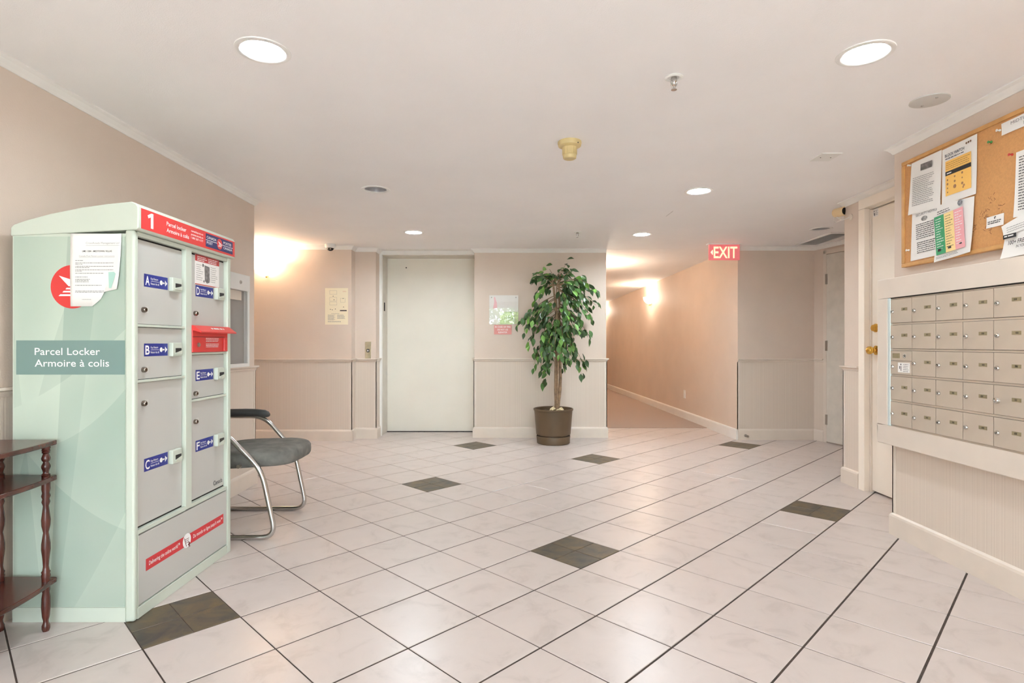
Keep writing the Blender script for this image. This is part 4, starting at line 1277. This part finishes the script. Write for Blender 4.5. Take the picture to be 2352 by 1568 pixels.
# instruction sheet on door D
mb = MB(); ff2.slab(mb, 2.632, 2.848, 1.352, 1.500 - 0.008, 0, 0.001)
ins = mb.build('instruction_sheet', M_PAPER, dD)
mb = MB(); ff2.rect(mb, 2.632, 2.848, 1.462, 1.492, 0.0014); ff2.rect(mb, 2.632, 2.848, 1.352, 1.356, 0.0014); mb.build('red_band', mat('brick_red_print', (196, 66, 66), 0.4), ins)
mb = MB(); ff2.lines(mb, 2.650, 2.732, 1.482, 0.008, 3, 0.0035, 3, 0.0018, 0.3); ff2.lines(mb, 2.745, 2.835, 1.482, 0.008, 3, 0.0035, 4, 0.0018, 0.2); mb.build('band_lettering', M_WHITEINK, ins)
mb = MB(); ff2.lines(mb, 2.642, 2.700, 1.445, 0.010, 8, 0.0022, 5, 0.0014, 0.4); ff2.lines(mb, 2.768, 2.838, 1.445, 0.010, 8, 0.0022, 6, 0.0014, 0.4); mb.build('print', M_GREYINK, ins)
mb = MB(); mb.poly([ff2.p(2.712, 1.450, 0.0014), ff2.p(2.758, 1.446, 0.0014), ff2.p(2.760, 1.372, 0.0014), ff2.p(2.735, 1.364, 0.0014), ff2.p(2.716, 1.375, 0.0014)]); ff2.disc(mb, 2.700, 1.448, 0.008, 12, 0.0014); ff2.disc(mb, 2.708, 1.372, 0.006, 12, 0.0014)
mb.build('locker_picture', mat('grey_picture_print', (112, 108, 106), 0.5, var=0.3, scale=70), ins)
# red outgoing-mail box
ml = bx(RX, LX + 0.001, YB0 + 0.002, YB1 - 0.001, 1.034, 1.146).build('mail_slot', M_RED, lk, bevel=0.003)
fm = Face((LX + 0.001, 0, 0), (0, 1, 0), (0, 0, 1))
MB().extrude([(LX + 0.001, YB0 + 0.004, 1.104), (LX + 0.001, YB0 + 0.004, 1.108), (LX + 0.004, YB0 + 0.004, 1.106)], (0, YB1 - YB0 - 0.04, 0)).build('slot_lip', mat('dark_red', (150, 36, 38), 0.4), ml)
MB().extrude([(RX + 0.005, YB0 + 0.001, 1.142), (LX + 0.004, YB0 + 0.001, 1.134), (LX + 0.040, YB0 + 0.001, 1.124), (LX + 0.042, YB0 + 0.001, 1.130), (LX + 0.004, YB0 + 0.001, 1.158), (RX + 0.005, YB0 + 0.001, 1.160)], (0, 0.330, 0)).build('flap', M_RED, ml, bevel=0.002)
mb = MB(); fm.lines(mb, 2.690, 2.808, 1.098, 0.007, 3, 0.0028, 13, 0.0008, 0.08); fm.lines(mb, 2.690, 2.808, 1.071, 0.007, 3, 0.0028, 14, 0.0008, 0.08); mb.build('print', M_WHITEINK, ml)
fk = Face((LX + 0.0045, 0, 1.1578), (0, 1, 0), (-0.79, 0, 0.61))
mb = MB(); fk.lines(mb, 2.70, 2.82, -0.026, 0.01, 1, 0.010, 15, 0.0012, 0.0); mb.build('flap_lettering', M_WHITEINK, ml)
MB().lathe([(0.010, 0), (0.010, 0.005), (0.004, 0.006), (0.0, 0.004)], (LX + 0.001, 2.625, 1.069), 16, 'x').build('lock', M_STEEL, ml, smooth=40)
bx(LX + 0.001, LX + 0.007, 2.852, 2.884, 1.037, 1.102).build('pull_edge', M_RED, ml, bevel=0.003)
# header sign
hf = Face((LX + 0.018, 0, 0), (0, 1, 0), (0, 0, 1))
mb = MB(); hf.rect(mb, LY0 + 0.012, LY1 + 0.004, 1.522, 1.601, 0.0006); hd = mb.build('header_sign', M_RED, lk)
mb = MB()
mb.poly([hf.p(2.228 + a, 1.533 + b, 0.0012) for a, b in ((0.024, 0.0), (0.040, 0.0), (0.040, 0.060), (0.028, 0.060), (0.004, 0.048), (0.009, 0.037), (0.024, 0.044))])
mb.build('numeral', M_WHITEINK, hd)
mb = MB()
hf.text(mb, 'Parcel locker', 2.355, 1.567, 0.0165, 0.142, bold=0.012, lift=0.0012)
hf.text(mb, 'Armoire à colis', 2.355, 1.540, 0.0165, 0.163, bold=0.012, lift=0.0012)
mb.build('lettering', M_WHITEINK, hd)
mb = MB()
for k, s in enumerate(('canadapost.ca', 'postescanada.ca', '1 800 267-1177')):
    hf.text(mb, s, 2.535, 1.577 - k * 0.0155, 0.0088, 0.098, bold=0.008, lift=0.0012)
mb.build('contact_lettering', M_WHITEINK, hd)
mb = MB(); hf.rect(mb, 2.656, 2.912, 1.532, 1.594, 0.0010); lg = mb.build('logo_panel', M_NAVY, hd)
mb = MB()
hf.text(mb, 'CANADA', 2.664, 1.571, 0.012, 0.086, bold=0.012, lift=0.0016)
hf.text(mb, 'POST', 2.664, 1.546, 0.012, 0.052, bold=0.012, lift=0.0016)
hf.text(mb, 'POSTES', 2.818, 1.571, 0.012, 0.078, bold=0.012, lift=0.0016)
hf.text(mb, 'CANADA', 2.818, 1.546, 0.012, 0.086, bold=0.012, lift=0.0016)
hf.rect(mb, 2.656, 2.758, 1.5622, 1.5648, 0.0016)
hf.rect(mb, 2.806, 2.912, 1.5622, 1.5648, 0.0016)
mb.build('logo_print', M_WHITEINK, lg)
mb = MB(); hf.disc(mb, 2.782, 1.5635, 0.026, 28, 0.0014); mb.build('logo_disc', M_RED, lg)
mb = MB()
for q in ([(-0.016, 0.013), (0.022, 0.0), (-0.004, 0.0)], [(-0.008, -0.002), (0.021, -0.002), (0.019, -0.0045), (-0.0095, -0.0045)], [(-0.011, -0.0065), (0.018, -0.0065), (0.016, -0.009), (-0.013, -0.009)], [(-0.015, -0.011), (0.014, -0.011), (0.012, -0.0135), (-0.017, -0.0135)]):
    mb.poly([hf.p(2.782 + a, 1.5635 + b, 0.0020) for a, b in q])
mb.build('logo_wing', M_WHITEINK, lg)
# red slogan stripe on the lower panel
lf = Face((LX - 0.004, 0, 0), (0, 1, 0), (0, 0, 1))
lp = [o for o in lk.children if o.name.startswith('lower_panel')][0]
mb = MB(); lf.rect(mb, 2.256, 2.862, 0.166, 0.214, 0.0006); sp_ = mb.build('slogan_stripe', mat('stripe_red', (212, 50, 56), 0.35), lp)
mb = MB()
lf.text(mb, 'Delivering the online world™', 2.275, 0.183, 0.0165, 0.212, bold=0.008, lift=0.0012)
lf.text(mb, 'Du monde en ligne jusqu’à vous™', 2.590, 0.183, 0.0165, 0.260, bold=0.008, lift=0.0012)
lf.disc(mb, 2.540, 0.190, 0.032, 32, 0.0012)
mb.build('slogan_print', M_WHITEINK, sp_)
mb = MB()
lf.rect(mb, 2.524, 2.556, 0.196, 0.1985, 0.0018)
lf.rect(mb, 2.528, 2.554, 0.188, 0.1905, 0.0018)
lf.rect(mb, 2.530, 2.552, 0.180, 0.1825, 0.0018)
mb.poly([lf.p(2.518, 0.206, 0.0018), lf.p(2.522, 0.206, 0.0018), lf.p(2.534, 0.172, 0.0018), lf.p(2.530, 0.172, 0.0018)])
lf.disc(mb, 2.535, 0.168, 0.003, 10, 0.0018)
lf.disc(mb, 2.550, 0.168, 0.003, 10, 0.0018)
mb.poly([lf.p(2.552, 0.184, 0.0022), lf.p(2.568, 0.168, 0.0022), lf.p(2.560, 0.167, 0.0022), lf.p(2.564, 0.156, 0.0022), lf.p(2.558, 0.155, 0.0022), lf.p(2.556, 0.165, 0.0022), lf.p(2.551, 0.161, 0.0022)])
mb.build('cart_print', mat('maroon_ink', (124, 52, 52), 0.5), sp_)

# torn notice taped to the locker's side
nf = Face((-1.7015, LY0 - 0.0025, 1.218), (1, 0, 0), (0, 0, 1))
nt_ = thing('torn_notice', (-1.6, LY0 - 0.002, 1.226), 'torn white letter taped over the red emblem on the parcel locker', 'notice')
outl = [(0.0, 0.0), (0.085, 0.0), (0.118, 0.028), (0.132, 0.056), (0.150, 0.060), (0.182, 0.066), (0.190, 0.12), (0.197, 0.20), (0.199, 0.248), (0.199, 0.279), (0.0, 0.281), (-0.002, 0.14)]
N_ = 14
vs, fs = [], []
def curl_at(a, b):
    return 0.0012 + 0.010 * max(0.0, (a - 0.13) / 0.07) ** 2 * (1 - 0.5 * b / 0.28) + 0.006 * max(0, (a - 0.05) / 0.15) * max(0, 1 - b / 0.09)
bm = bmesh.new()
bv = [bm.verts.new((a, b, 0)) for a, b in outl]
bm.faces.new(bv)
for k in range(1, N_):
    c = -0.002 + 0.201 * k / N_
    bmesh.ops.bisect_plane(bm, geom=bm.verts[:] + bm.edges[:] + bm.faces[:], plane_co=(c, 0, 0), plane_no=(1, 0, 0))
for k in range(1, 6):
    bmesh.ops.bisect_plane(bm, geom=bm.verts[:] + bm.edges[:] + bm.faces[:], plane_co=(0, 0.281 * k / 6, 0), plane_no=(0, 1, 0))
bm.verts.index_update()
vs = [nf.p(v.co.x, v.co.y, curl_at(v.co.x, v.co.y)) for v in bm.verts]
fs = [tuple(v.index for v in f.verts) for f in bm.faces]
bm.free()
mb = MB().add(vs, fs)
so = mb.build('sheet', M_PAPER, nt_, smooth=60, recalc=False)
sm = so.modifiers.new('thickness', 'SOLIDIFY')
sm.thickness = 0.0006
def note_print(fn, name, m):
    mb = MB()
    fn(mb)
    mb2 = MB()
    # follow the sheet's curl
    vv = []
    for v in mb.v:
        a = v[0] - nf.o.x
        b = v[2] - nf.o.z
        vv.append(tuple(nf.p(a, b, curl_at(a, b) + 0.0011)))
    mb2.add(vv, mb.f)
    mb2.build(name, m, nt_, recalc=False)
note_print(lambda q: (nf.text(q, 'CrossRoads Management Ltd.', 0.060, 0.240, 0.008, 0.134), nf.rect(q, 0.060, 0.196, 0.2335, 0.2345), nf.text(q, 'Canada Post Parcel Locker Instructions', 0.034, 0.191, 0.0055, 0.138), nf.rect(q, 0.034, 0.172, 0.1885, 0.1892)), 'heading', mat('light_grey_ink', (176, 174, 174), 0.6))
note_print(lambda q: nf.text(q, 'LMS 1384 - MIDTOWN VILLAS', 0.046, 0.2095, 0.0062, 0.115, bold=0.012), 'title', M_INK)
note_print(lambda q: (nf.lines(q, 0.019, 0.17, 0.1755, 0.2, 1, 0.002, 81, ragged=0.0) if False else None, nf.lines(q, 0.019, 0.050, 0.1755, 0.01, 1, 0.002, 82), nf.lines(q, 0.019, 0.174, 0.1665, 0.0135, 3, 0.002, 83, ragged=0.05), nf.lines(q, 0.019, 0.10, 0.1615, 0.0135, 3, 0.002, 84, ragged=0.9),
                     nf.lines(q, 0.019, 0.132, 0.1265, 0.01, 1, 0.002, 85, ragged=0.1), nf.lines(q, 0.019, 0.078, 0.112, 0.0085, 1, 0.002, 86), nf.lines(q, 0.019, 0.076, 0.103, 0.0048, 3, 0.002, 87, ragged=0.1), nf.lines(q, 0.019, 0.125, 0.080, 0.0048, 1, 0.002, 88, ragged=0.05), nf.lines(q, 0.019, 0.135, 0.058, 0.0048, 2, 0.002, 89, ragged=0.4), nf.lines(q, 0.045, 0.085, 0.026, 0.0048, 1, 0.0014, 90)), 'print', M_GREYINK)
note_print(lambda q: q.poly([nf.p(0.147, 0.132), nf.p(0.150, 0.070), nf.p(0.160, 0.070), nf.p(0.177, 0.126), nf.p(0.170, 0.133)]), 'sample_key_print', mat('mint_print', (176, 212, 200), 0.6))

# ------------------------------------------------------------------ three-tier shelf stand
M_WOOD = mat('dark_cherry_wood', (78, 37, 29), 0.22, var=0.22, scale=9, spec=0.6)
eg = thing('shelf_stand', (-1.82, 1.88, 0), 'dark cherry three-tier shelf stand with turned legs beside the locker', 'shelf stand')
def shelf(z, name='shelf'):
    pts = []
    xb, xf_, y0, y1 = -1.952, -1.718, 1.60, 2.150
    pts += [(xb, y0), (xf_ - 0.02, y0)]
    n = 16
    for k in range(n + 1):
        q = k / n
        y = y0 + (y1 - y0) * q
        x = xf_ + 0.022 * math.sin(math.pi * q) - 0.012 * abs(math.cos(math.pi * q)) ** 6
        pts.append((x, y))
    pts += [(xf_ - 0.02, y1 + 0.006), (xb, y1 + 0.006)]
    return MB().prism(pts, z - 0.018, z).build(name, M_WOOD, eg, bevel=0.004)
for z in (0.187, 0.575, 0.709):
    shelf(z)
def spindle(z0, z1, foot=False):
    """Turned spindle profile between two heights."""
    L = z1 - z0
    pr = [(0.0, z0)] if not foot else [(0.0, 0.0)]
    if foot:
        return [(0.0, 0.0), (0.010, 0.0), (0.013, 0.010), (0.013, 0.022), (0.009, 0.032), (0.0085, 0.040), (0.012, 0.055), (0.0145, 0.09), (0.0135, 0.125), (0.011, 0.145), (0.013, 0.155), (0.013, 0.171), (0.0, 0.171)]
    f_ = [(0.013, 0.0), (0.013, 0.03), (0.0145, 0.06), (0.0125, 0.075), (0.0145, 0.095), (0.011, 0.11), (0.009, 0.15), (0.0105, 0.22), (0.0145, 0.32), (0.0140, 0.38), (0.0100, 0.46), (0.0085, 0.49),
          (0.0135, 0.56), (0.0145, 0.62), (0.0105, 0.72), (0.0090, 0.76), (0.0135, 0.80), (0.011, 0.83), (0.0145, 0.86), (0.0115, 0.89), (0.014, 0.93), (0.014, 1.0)]
    return [(0.0, z0)] + [(r, z0 + q * L) for r, q in f_] + [(0.0, z1)]
for (x, y) in ((-1.744, 2.115), (-1.915, 2.115), (-1.744, 1.645), (-1.915, 1.645)):
    for (a, b) in ((0.187, 0.557), (0.575, 0.691)):
        pr = spindle(a, b)
        if b < 0.6:
            pr = spindle(a, b)
        MB().lathe(pr, (x, y, 0), 16).build('spindle', M_WOOD, eg, smooth=60)
    MB().lathe(spindle(0, 0, True), (x, y, 0), 16).build('foot', M_WOOD, eg, smooth=60)

# ------------------------------------------------------------------ cantilever armchair
M_FAB = mat('grey_green_fabric', (112, 110, 104), 0.9, var=0.12, scale=18, bump=0.3, bscale=400)
M_PAD = mat('dark_arm_pad', (66, 66, 64), 0.6, var=0.05)
ch = thing('arm_chair', (-1.58, 3.365, 0), 'grey upholstered armchair on bent chrome tubing beside the parcel locker', 'chair')
def smooth_path(pts, rad, n=6):
    """Round the corners of a polyline."""
    P = [Vector(p) for p in pts]
    out = [P[0]]
    for i in range(1, len(P) - 1):
        a, b, c = P[i - 1], P[i], P[i + 1]
        d1, d2 = (a - b), (c - b)
        r = min(rad, d1.length * 0.45, d2.length * 0.45)
        s, e = b + d1.normalized() * r, b + d2.normalized() * r
        for k in range(n + 1):
            q = k / n
            out.append((s * (1 - q) ** 2 + b * (2 * q * (1 - q)) + e * q * q))
    out.append(P[-1])
    return out
YN, YF = 3.095, 3.640
for yy in (YN, YF):
    dx = 0.0 if yy == YN else -0.03
    pth = smooth_path([(-1.90, yy, 0.606), (-1.595, yy, 0.606), (-1.372 + dx, yy, 0.385), (-1.292 + dx, yy, 0.014), (-1.88, yy, 0.014)], 0.085, 8)
    MB().tube(pth, 0.0135, 12).build('side_tube', M_CHROME, ch, smooth=60)
    dp = -0.055 if yy == YN else -0.03
    pd = [(-1.90, yy, 0.628), (-1.72, yy, 0.630), (-1.62 + dp, yy, 0.629), (-1.565 + dp, yy, 0.624), (-1.545 + dp, yy, 0.618), (-1.534 + dp, yy, 0.612), (-1.530 + dp, yy, 0.609)]
    mbp = MB().tube(pd, [0.024, 0.025, 0.025, 0.024, 0.020, 0.012, 0.004], 14)
    mbp.build('arm_pad', M_PAD, ch, smooth=60)
MB().tube([(-1.88, YN, 0.014), (-1.88, YF, 0.014)], 0.0135, 12).build('floor_bar', M_CHROME, ch, smooth=60)
MB().tube([(-1.50, YN, 0.40), (-1.50, YF, 0.40)], 0.011, 10).build('seat_bar', M_STEEL, ch, smooth=60)
# upholstered seat and back: superellipse cushions
def cushion(name, fn, nu=28, nv=14):
    vs, fs = [], []
    for i in range(nu):
        for j in range(nv + 1):
            vs.append(fn(2 * math.pi * i / nu, math.pi * (j / nv - 0.5)))
    for i in range(nu):
        for j in range(nv):
            i2 = (i + 1) % nu
            fs.append((i * (nv + 1) + j, i2 * (nv + 1) + j, i2 * (nv + 1) + j + 1, i * (nv + 1) + j + 1))
    return MB().add(vs, fs).build(name, M_FAB, ch, smooth=60)
def sgp(x, e):
    return math.copysign(abs(x) ** e, x)
def seat_fn(u, v):
    cx, cy = sgp(math.cos(u), 0.55), sgp(math.sin(u), 0.55)
    k = sgp(math.cos(v), 0.28)
    z = sgp(math.sin(v), 0.42)
    x = -1.500 + 0.262 * cx * k
    front = (x + 1.50) / 0.26
    zz = 0.428 + z * 0.052 - 0.022 * max(0, front) ** 2 * 1.0 + 0.012 * max(0, front) + (0.014 * front if z < 0 else 0.006 * front)
    return (x, 3.368 + 0.252 * cy * k, zz)
cushion('seat', seat_fn)
def back_fn(u, v):
    cy, cz = sgp(math.cos(u), 0.6), sgp(math.sin(u), 0.6)
    k = sgp(math.cos(v), 0.4)
    q = sgp(math.sin(v), 0.6)
    z = 0.70 + 0.20 * cz * k
    return (-1.80 - (z - 0.50) * 0.22 + 0.032 * q, 3.368 + 0.225 * cy * k, z)
cushion('backrest', back_fn)
for yy in (YN + 0.06, YF - 0.06):
    MB().tube(smooth_path([(-1.52, yy, 0.395), (-1.77, yy, 0.395), (-1.845, yy, 0.62)], 0.06), 0.010, 8).build('back_support', M_STEEL, ch, smooth=60)
for yy in (YN, YF):
    sgn = 1 if yy == YN else -1
    MB().tube([(-1.40, yy, 0.405), (-1.40, yy + sgn * 0.10, 0.405)], 0.009, 8).build('seat_bracket', M_STEEL, ch, smooth=60)

# ------------------------------------------------------------------ potted ficus
PX, PY = 0.446, 6.10
pl = thing('potted_ficus', (PX, PY, 0), 'leafy ficus tree in a brown pot against the back wall', 'potted plant')
M_POT = mat('brown_pot', (98, 78, 56), 0.45, var=0.05, scale=8)
MB().lathe([(0.0, 0.098), (0.160, 0.098), (0.184, 0.100), (0.186, 0.112), (0.206, 0.355), (0.213, 0.358), (0.214, 0.374), (0.206, 0.377), (0.199, 0.372), (0.192, 0.332), (0.0, 0.330)], (PX, PY, 0), 48).build('pot', M_POT, pl, smooth=35)
MB().lathe([(0.0, 0.0), (0.168, 0.0), (0.177, 0.008), (0.182, 0.080), (0.180, 0.085), (0.150, 0.083), (0.150, 0.099), (0.0, 0.099)], (PX, PY, 0), 48).build('saucer', M_POT, pl, smooth=35)
pr_ = random.Random(21)
mo = MB()
for k in range(60):
    a, r_ = pr_.uniform(0, 6.28), 0.18 * math.sqrt(pr_.random())
    mo.lathe([(0.0, -0.01), (pr_.uniform(0.012, 0.025), 0.0), (pr_.uniform(0.008, 0.018), 0.014), (0.0, 0.02)], (PX + r_ * math.cos(a), PY + r_ * math.sin(a), 0.332), 7)
so = mo.build('potting_bark', mat('bark_chips', (96, 78, 60), 0.9, var=0.2, scale=30), pl, smooth=60)
so['kind'] = 'stuff'
M_MOSS = mat('pale_moss', (206, 186, 148), 0.95, var=0.15, scale=40)
for k in range(7):
    a = pr_.uniform(0, 6.28)
    r_ = pr_.uniform(0.02, 0.11)
    pts = []
    c = Vector((PX + 0.01 + r_ * math.cos(a), PY - 0.04 + r_ * math.sin(a) * 0.9, 0.350))
    th = pr_.uniform(0, 3.14)
    for q in range(5):
        pts.append(c + Vector((math.cos(th), math.sin(th), 0)) * (q - 2) * 0.024 + Vector((0, 0, 0.02 * (1 - ((q - 2) / 2) ** 2) + pr_.uniform(0, 0.012))))
    MB().tube(pts, [0.004, 0.012, 0.015, 0.011, 0.004], 7).build('moss_tuft', M_MOSS, pl, smooth=60)
M_BARK = mat('ficus_bark', (150, 124, 98), 0.85, var=0.18, scale=25, bump=0.4, bscale=80)
def wp(px, py, y):
    """A point of the ficus given by its height and sideways place on the photograph, at depth y."""
    return Vector(((px - 1176) / 1298.3 * y, y, CAM_H + (788.3 - py) * y / 1298.3))
tr1 = [wp(1277, 942, PY), wp(1276, 880, PY - 0.01), wp(1277, 820, PY), wp(1278, 760, PY - 0.01), wp(1277, 720, PY), wp(1272, 665, PY + 0.01), wp(1268, 640, PY + 0.02)]
tr2 = [wp(1281, 942, PY + 0.02), wp(1287, 880, PY + 0.03), wp(1286, 820, PY + 0.01), wp(1285, 760, PY + 0.03), wp(1285, 700, PY + 0.02), wp(1284, 660, PY), wp(1287, 630, PY)]
tr3 = [wp(1279, 942, PY - 0.02), wp(1281, 860, PY - 0.025), wp(1283, 790, PY - 0.02), wp(1281, 730, PY - 0.02), wp(1278, 690, PY - 0.01), wp(1279, 655, PY)]
def dense(P, n=5):
    out = []
    for i in range(len(P) - 1):
        a, b, c, d = P[max(i - 1, 0)], P[i], P[i + 1], P[min(i + 2, len(P) - 1)]
        for k in range(n):
            t_ = k / n
            out.append(0.5 * ((2 * b) + (c - a) * t_ + (2 * a - 5 * b + 4 * c - d) * t_ ** 2 + (3 * b - a - 3 * c + d) * t_ ** 3))
    out.append(P[-1])
    return out
for tr, r0, r1 in ((tr1, 0.017, 0.010), (tr2, 0.018, 0.009), (tr3, 0.012, 0.007)):
    D = dense(tr)
    MB().tube(D, [(r0 + (r1 - r0) * i / (len(D) - 1)) * (1 + 0.08 * math.sin(i * 2.1)) for i in range(len(D))], 10).build('trunk', M_BARK, pl, smooth=60)
# branches: (tip x, tip y) on the photograph, depth offset, where they leave the trunk
BR = [(1222, 640, 0.0, 668), (1232, 628, -0.08, 664), (1250, 628, 0.05, 655), (1262, 618, -0.05, 650), (1300, 606, 0.02, 650), (1290, 622, 0.12, 660), (1312, 620, -0.10, 662),
      (1330, 640, 0.05, 676), (1350, 650, -0.06, 672), (1374, 672, 0.0, 680), (1368, 700, 0.10, 690), (1362, 730, -0.05, 700), (1345, 690, -0.16, 690), (1335, 720, 0.15, 700),
      (1228, 690, 0.0, 690), (1240, 672, 0.06, 688), (1215, 735, -0.05, 722), (1190, 748, 0.02, 722), (1203, 762, 0.10, 728), (1214, 788, -0.06, 732), (1232, 735, -0.15, 720),
      (1228, 760, 0.15, 730), (1246, 772, -0.12, 742), (1232, 812, 0.04, 764), (1226, 838, -0.03, 776), (1240, 845, -0.14, 780), (1247, 880, 0.0, 800), (1256, 850, -0.12, 800),
      (1262, 820, -0.16, 780), (1355, 775, 0.0, 738), (1340, 765, -0.12, 736), (1330, 742, 0.05, 730), (1318, 760, -0.16, 740), (1308, 785, -0.12, 758), (1322, 800, 0.04, 764),
      (1296, 800, -0.18, 770), (1310, 830, -0.06, 778), (1342, 838, 0.0, 780), (1336, 860, -0.06, 786), (1288, 812, -0.20, 775), (1275, 790, -0.20, 770), 
      (1300, 700, -0.15, 700), (1320, 670, -0.12, 680), (1305, 735, -0.2, 730), (1252, 800, 0.1, 770), (1300, 845, 0.1, 790), (1318, 690, 0.16, 690)]
leaf_spots = []
for (tx, ty, dy, sy) in BR:
    q = (942 - sy) / (942 - 640)
    k = min(len(tr1) - 1.001, q * (len(tr1) - 1))
    i = int(k)
    src = pr_.choice((tr1, tr2, tr3))
    i = min(i, len(src) - 2)
    start = src[i].lerp(src[i + 1], min(1, k - i))
    tip = wp(tx, ty, PY + dy)
    tip.y = min(tip.y, 6.36)
    mid = start.lerp(tip, 0.55) + Vector((0, 0, 0.10 if tip.z < start.z + 0.05 else 0.03))
    curve = [(start * (1 - t_) ** 2 + mid * 2 * t_ * (1 - t_) + tip * t_ ** 2) for t_ in [j / 8 for j in range(9)]]
    MB().tube(curve, [0.006 - 0.0042 * j / 8 for j in range(9)], 6).build('branch', M_BARK, pl, smooth=60)
    L = sum((curve[j + 1] - curve[j]).length for j in range(8))
    for n in range(max(9, int(15 * min(1.3, L / 0.28)))):
        t_ = 0.26 + 0.76 * (n + pr_.random() * 0.6) / max(9, int(15 * min(1.3, L / 0.28)))
        t_ = min(t_, 1.0)
        j = min(7, int(t_ * 8))
        p = curve[j].lerp(curve[j + 1], t_ * 8 - j)
        d = (curve[j + 1] - curve[j]).normalized()
        side = d.cross(Vector((0, 0, 1)))
        if side.length < 0.05:
            side = Vector((1, 0, 0))
        side.normalize()
        s_ = 1 if n % 2 else -1
        dirv = (d * pr_.uniform(0.35, 1.0) + side * s_ * pr_.uniform(0.2, 0.9) + Vector((0, 0, -1)) * pr_.uniform(0.2, 1.25) + Vector((pr_.gauss(0, .25), pr_.gauss(0, .25), pr_.gauss(0, .15)))).normalized()
        p = p + Vector((pr_.gauss(0, 0.02), pr_.gauss(0, 0.02), pr_.gauss(0, 0.02)))
        if p.y + dirv.y * 0.09 > 6.43:
            dirv.y = -abs(dirv.y)
            dirv.normalize()
        leaf_spots.append((p, dirv, pr_.uniform(0.070, 0.104)))
def leaf_mesh(fold, droop):
    """Pointed oval leaf of unit length along +x, folded along its midrib."""
    xs = [0.0, 0.08, 0.25, 0.45, 0.65, 0.85, 1.0]
    ws = [0.01, 0.055, 0.20, 0.25, 0.20, 0.08, 0.0]
    mb = MB()
    vs = []
    for x, w in zip(xs, ws):
        zz = -droop * x * x
        vs += [(x, w, zz + fold * w), (x, 0, zz), (x, -w, zz + fold * w)]
    fs = []
    for i in range(len(xs) - 1):
        a, b = i * 3, i * 3 + 3
        fs += [(a, b, b + 1, a + 1), (a + 1, b + 1, b + 2, a + 2)]
    return mb.add(vs, fs)
LV = [leaf_mesh(0.35, 0.12), leaf_mesh(0.2, 0.28), leaf_mesh(0.5, 0.05)]
M_LEAF = [mat('ficus_leaf_dark', (58, 84, 46), 0.38, var=0.12, scale=20), mat('ficus_leaf_green', (74, 112, 54), 0.36, var=0.12, scale=20), mat('ficus_leaf_bright', (112, 158, 70), 0.4, var=0.12, scale=20)]
LM = {}
for i, l in enumerate(LV):
    for j, m_ in enumerate(M_LEAF):
        me = l.mesh('leaf', smooth=80, recalc=False)
        me.materials.append(m_)
        LM[(i, j)] = me
leaf_spots.sort(key=lambda s_: s_[0].y)
far_leaves = [MB(), MB(), MB()]
for n, (p, d, L) in enumerate(leaf_spots):
    up = Vector((pr_.gauss(0, 0.5), -0.7 + pr_.gauss(0, 0.4), 0.8))
    side = up.cross(d)
    if side.length < 0.1:
        side = Vector((1, 0, 0)).cross(d)
    side.normalize()
    nn = d.cross(side).normalized()
    R3 = Matrix((d, side, nn)).transposed()
    vi = pr_.randrange(3)
    mi = pr_.choices((0, 1, 2), (0.5, 0.38, 0.12))[0]
    if n < 300:
        o = shared('leaf', LM[(vi, mi)], pl, p - Vector(pl.location), rot=R3.to_euler(), scale=(L, L, L))
    else:
        far_leaves[mi].add([tuple(p + R3 @ (Vector(v) * L)) for v in LV[vi].v], LV[vi].f)
for mi in range(3):
    o = far_leaves[mi].build('leaves', M_LEAF[mi], pl, smooth=80, recalc=False)
    o['kind'] = 'stuff'
print('leaves', len(leaf_spots))

# a thin scratch on the ceiling, and fine print too small to pick apart
ce = bpy.data.objects['ceiling']
MB().add([(1.326, 4.66, zc(4.66) - 0.0006), (1.330, 4.66, zc(4.66) - 0.0006), (1.324, 4.85, zc(4.85) - 0.0006), (1.320, 4.85, zc(4.85) - 0.0006)], [(0, 1, 2, 3)]).build('scratch', mat('scratch_grey', (170, 162, 156), 0.8), ce)
for o in bpy.data.objects:
    if o.parent and o.name.split('.')[0] in ('print', 'symbols', 'pictograms', 'white_print', 'engraving', 'scuff_marks', 'sticker_print'):
        o['kind'] = 'stuff'
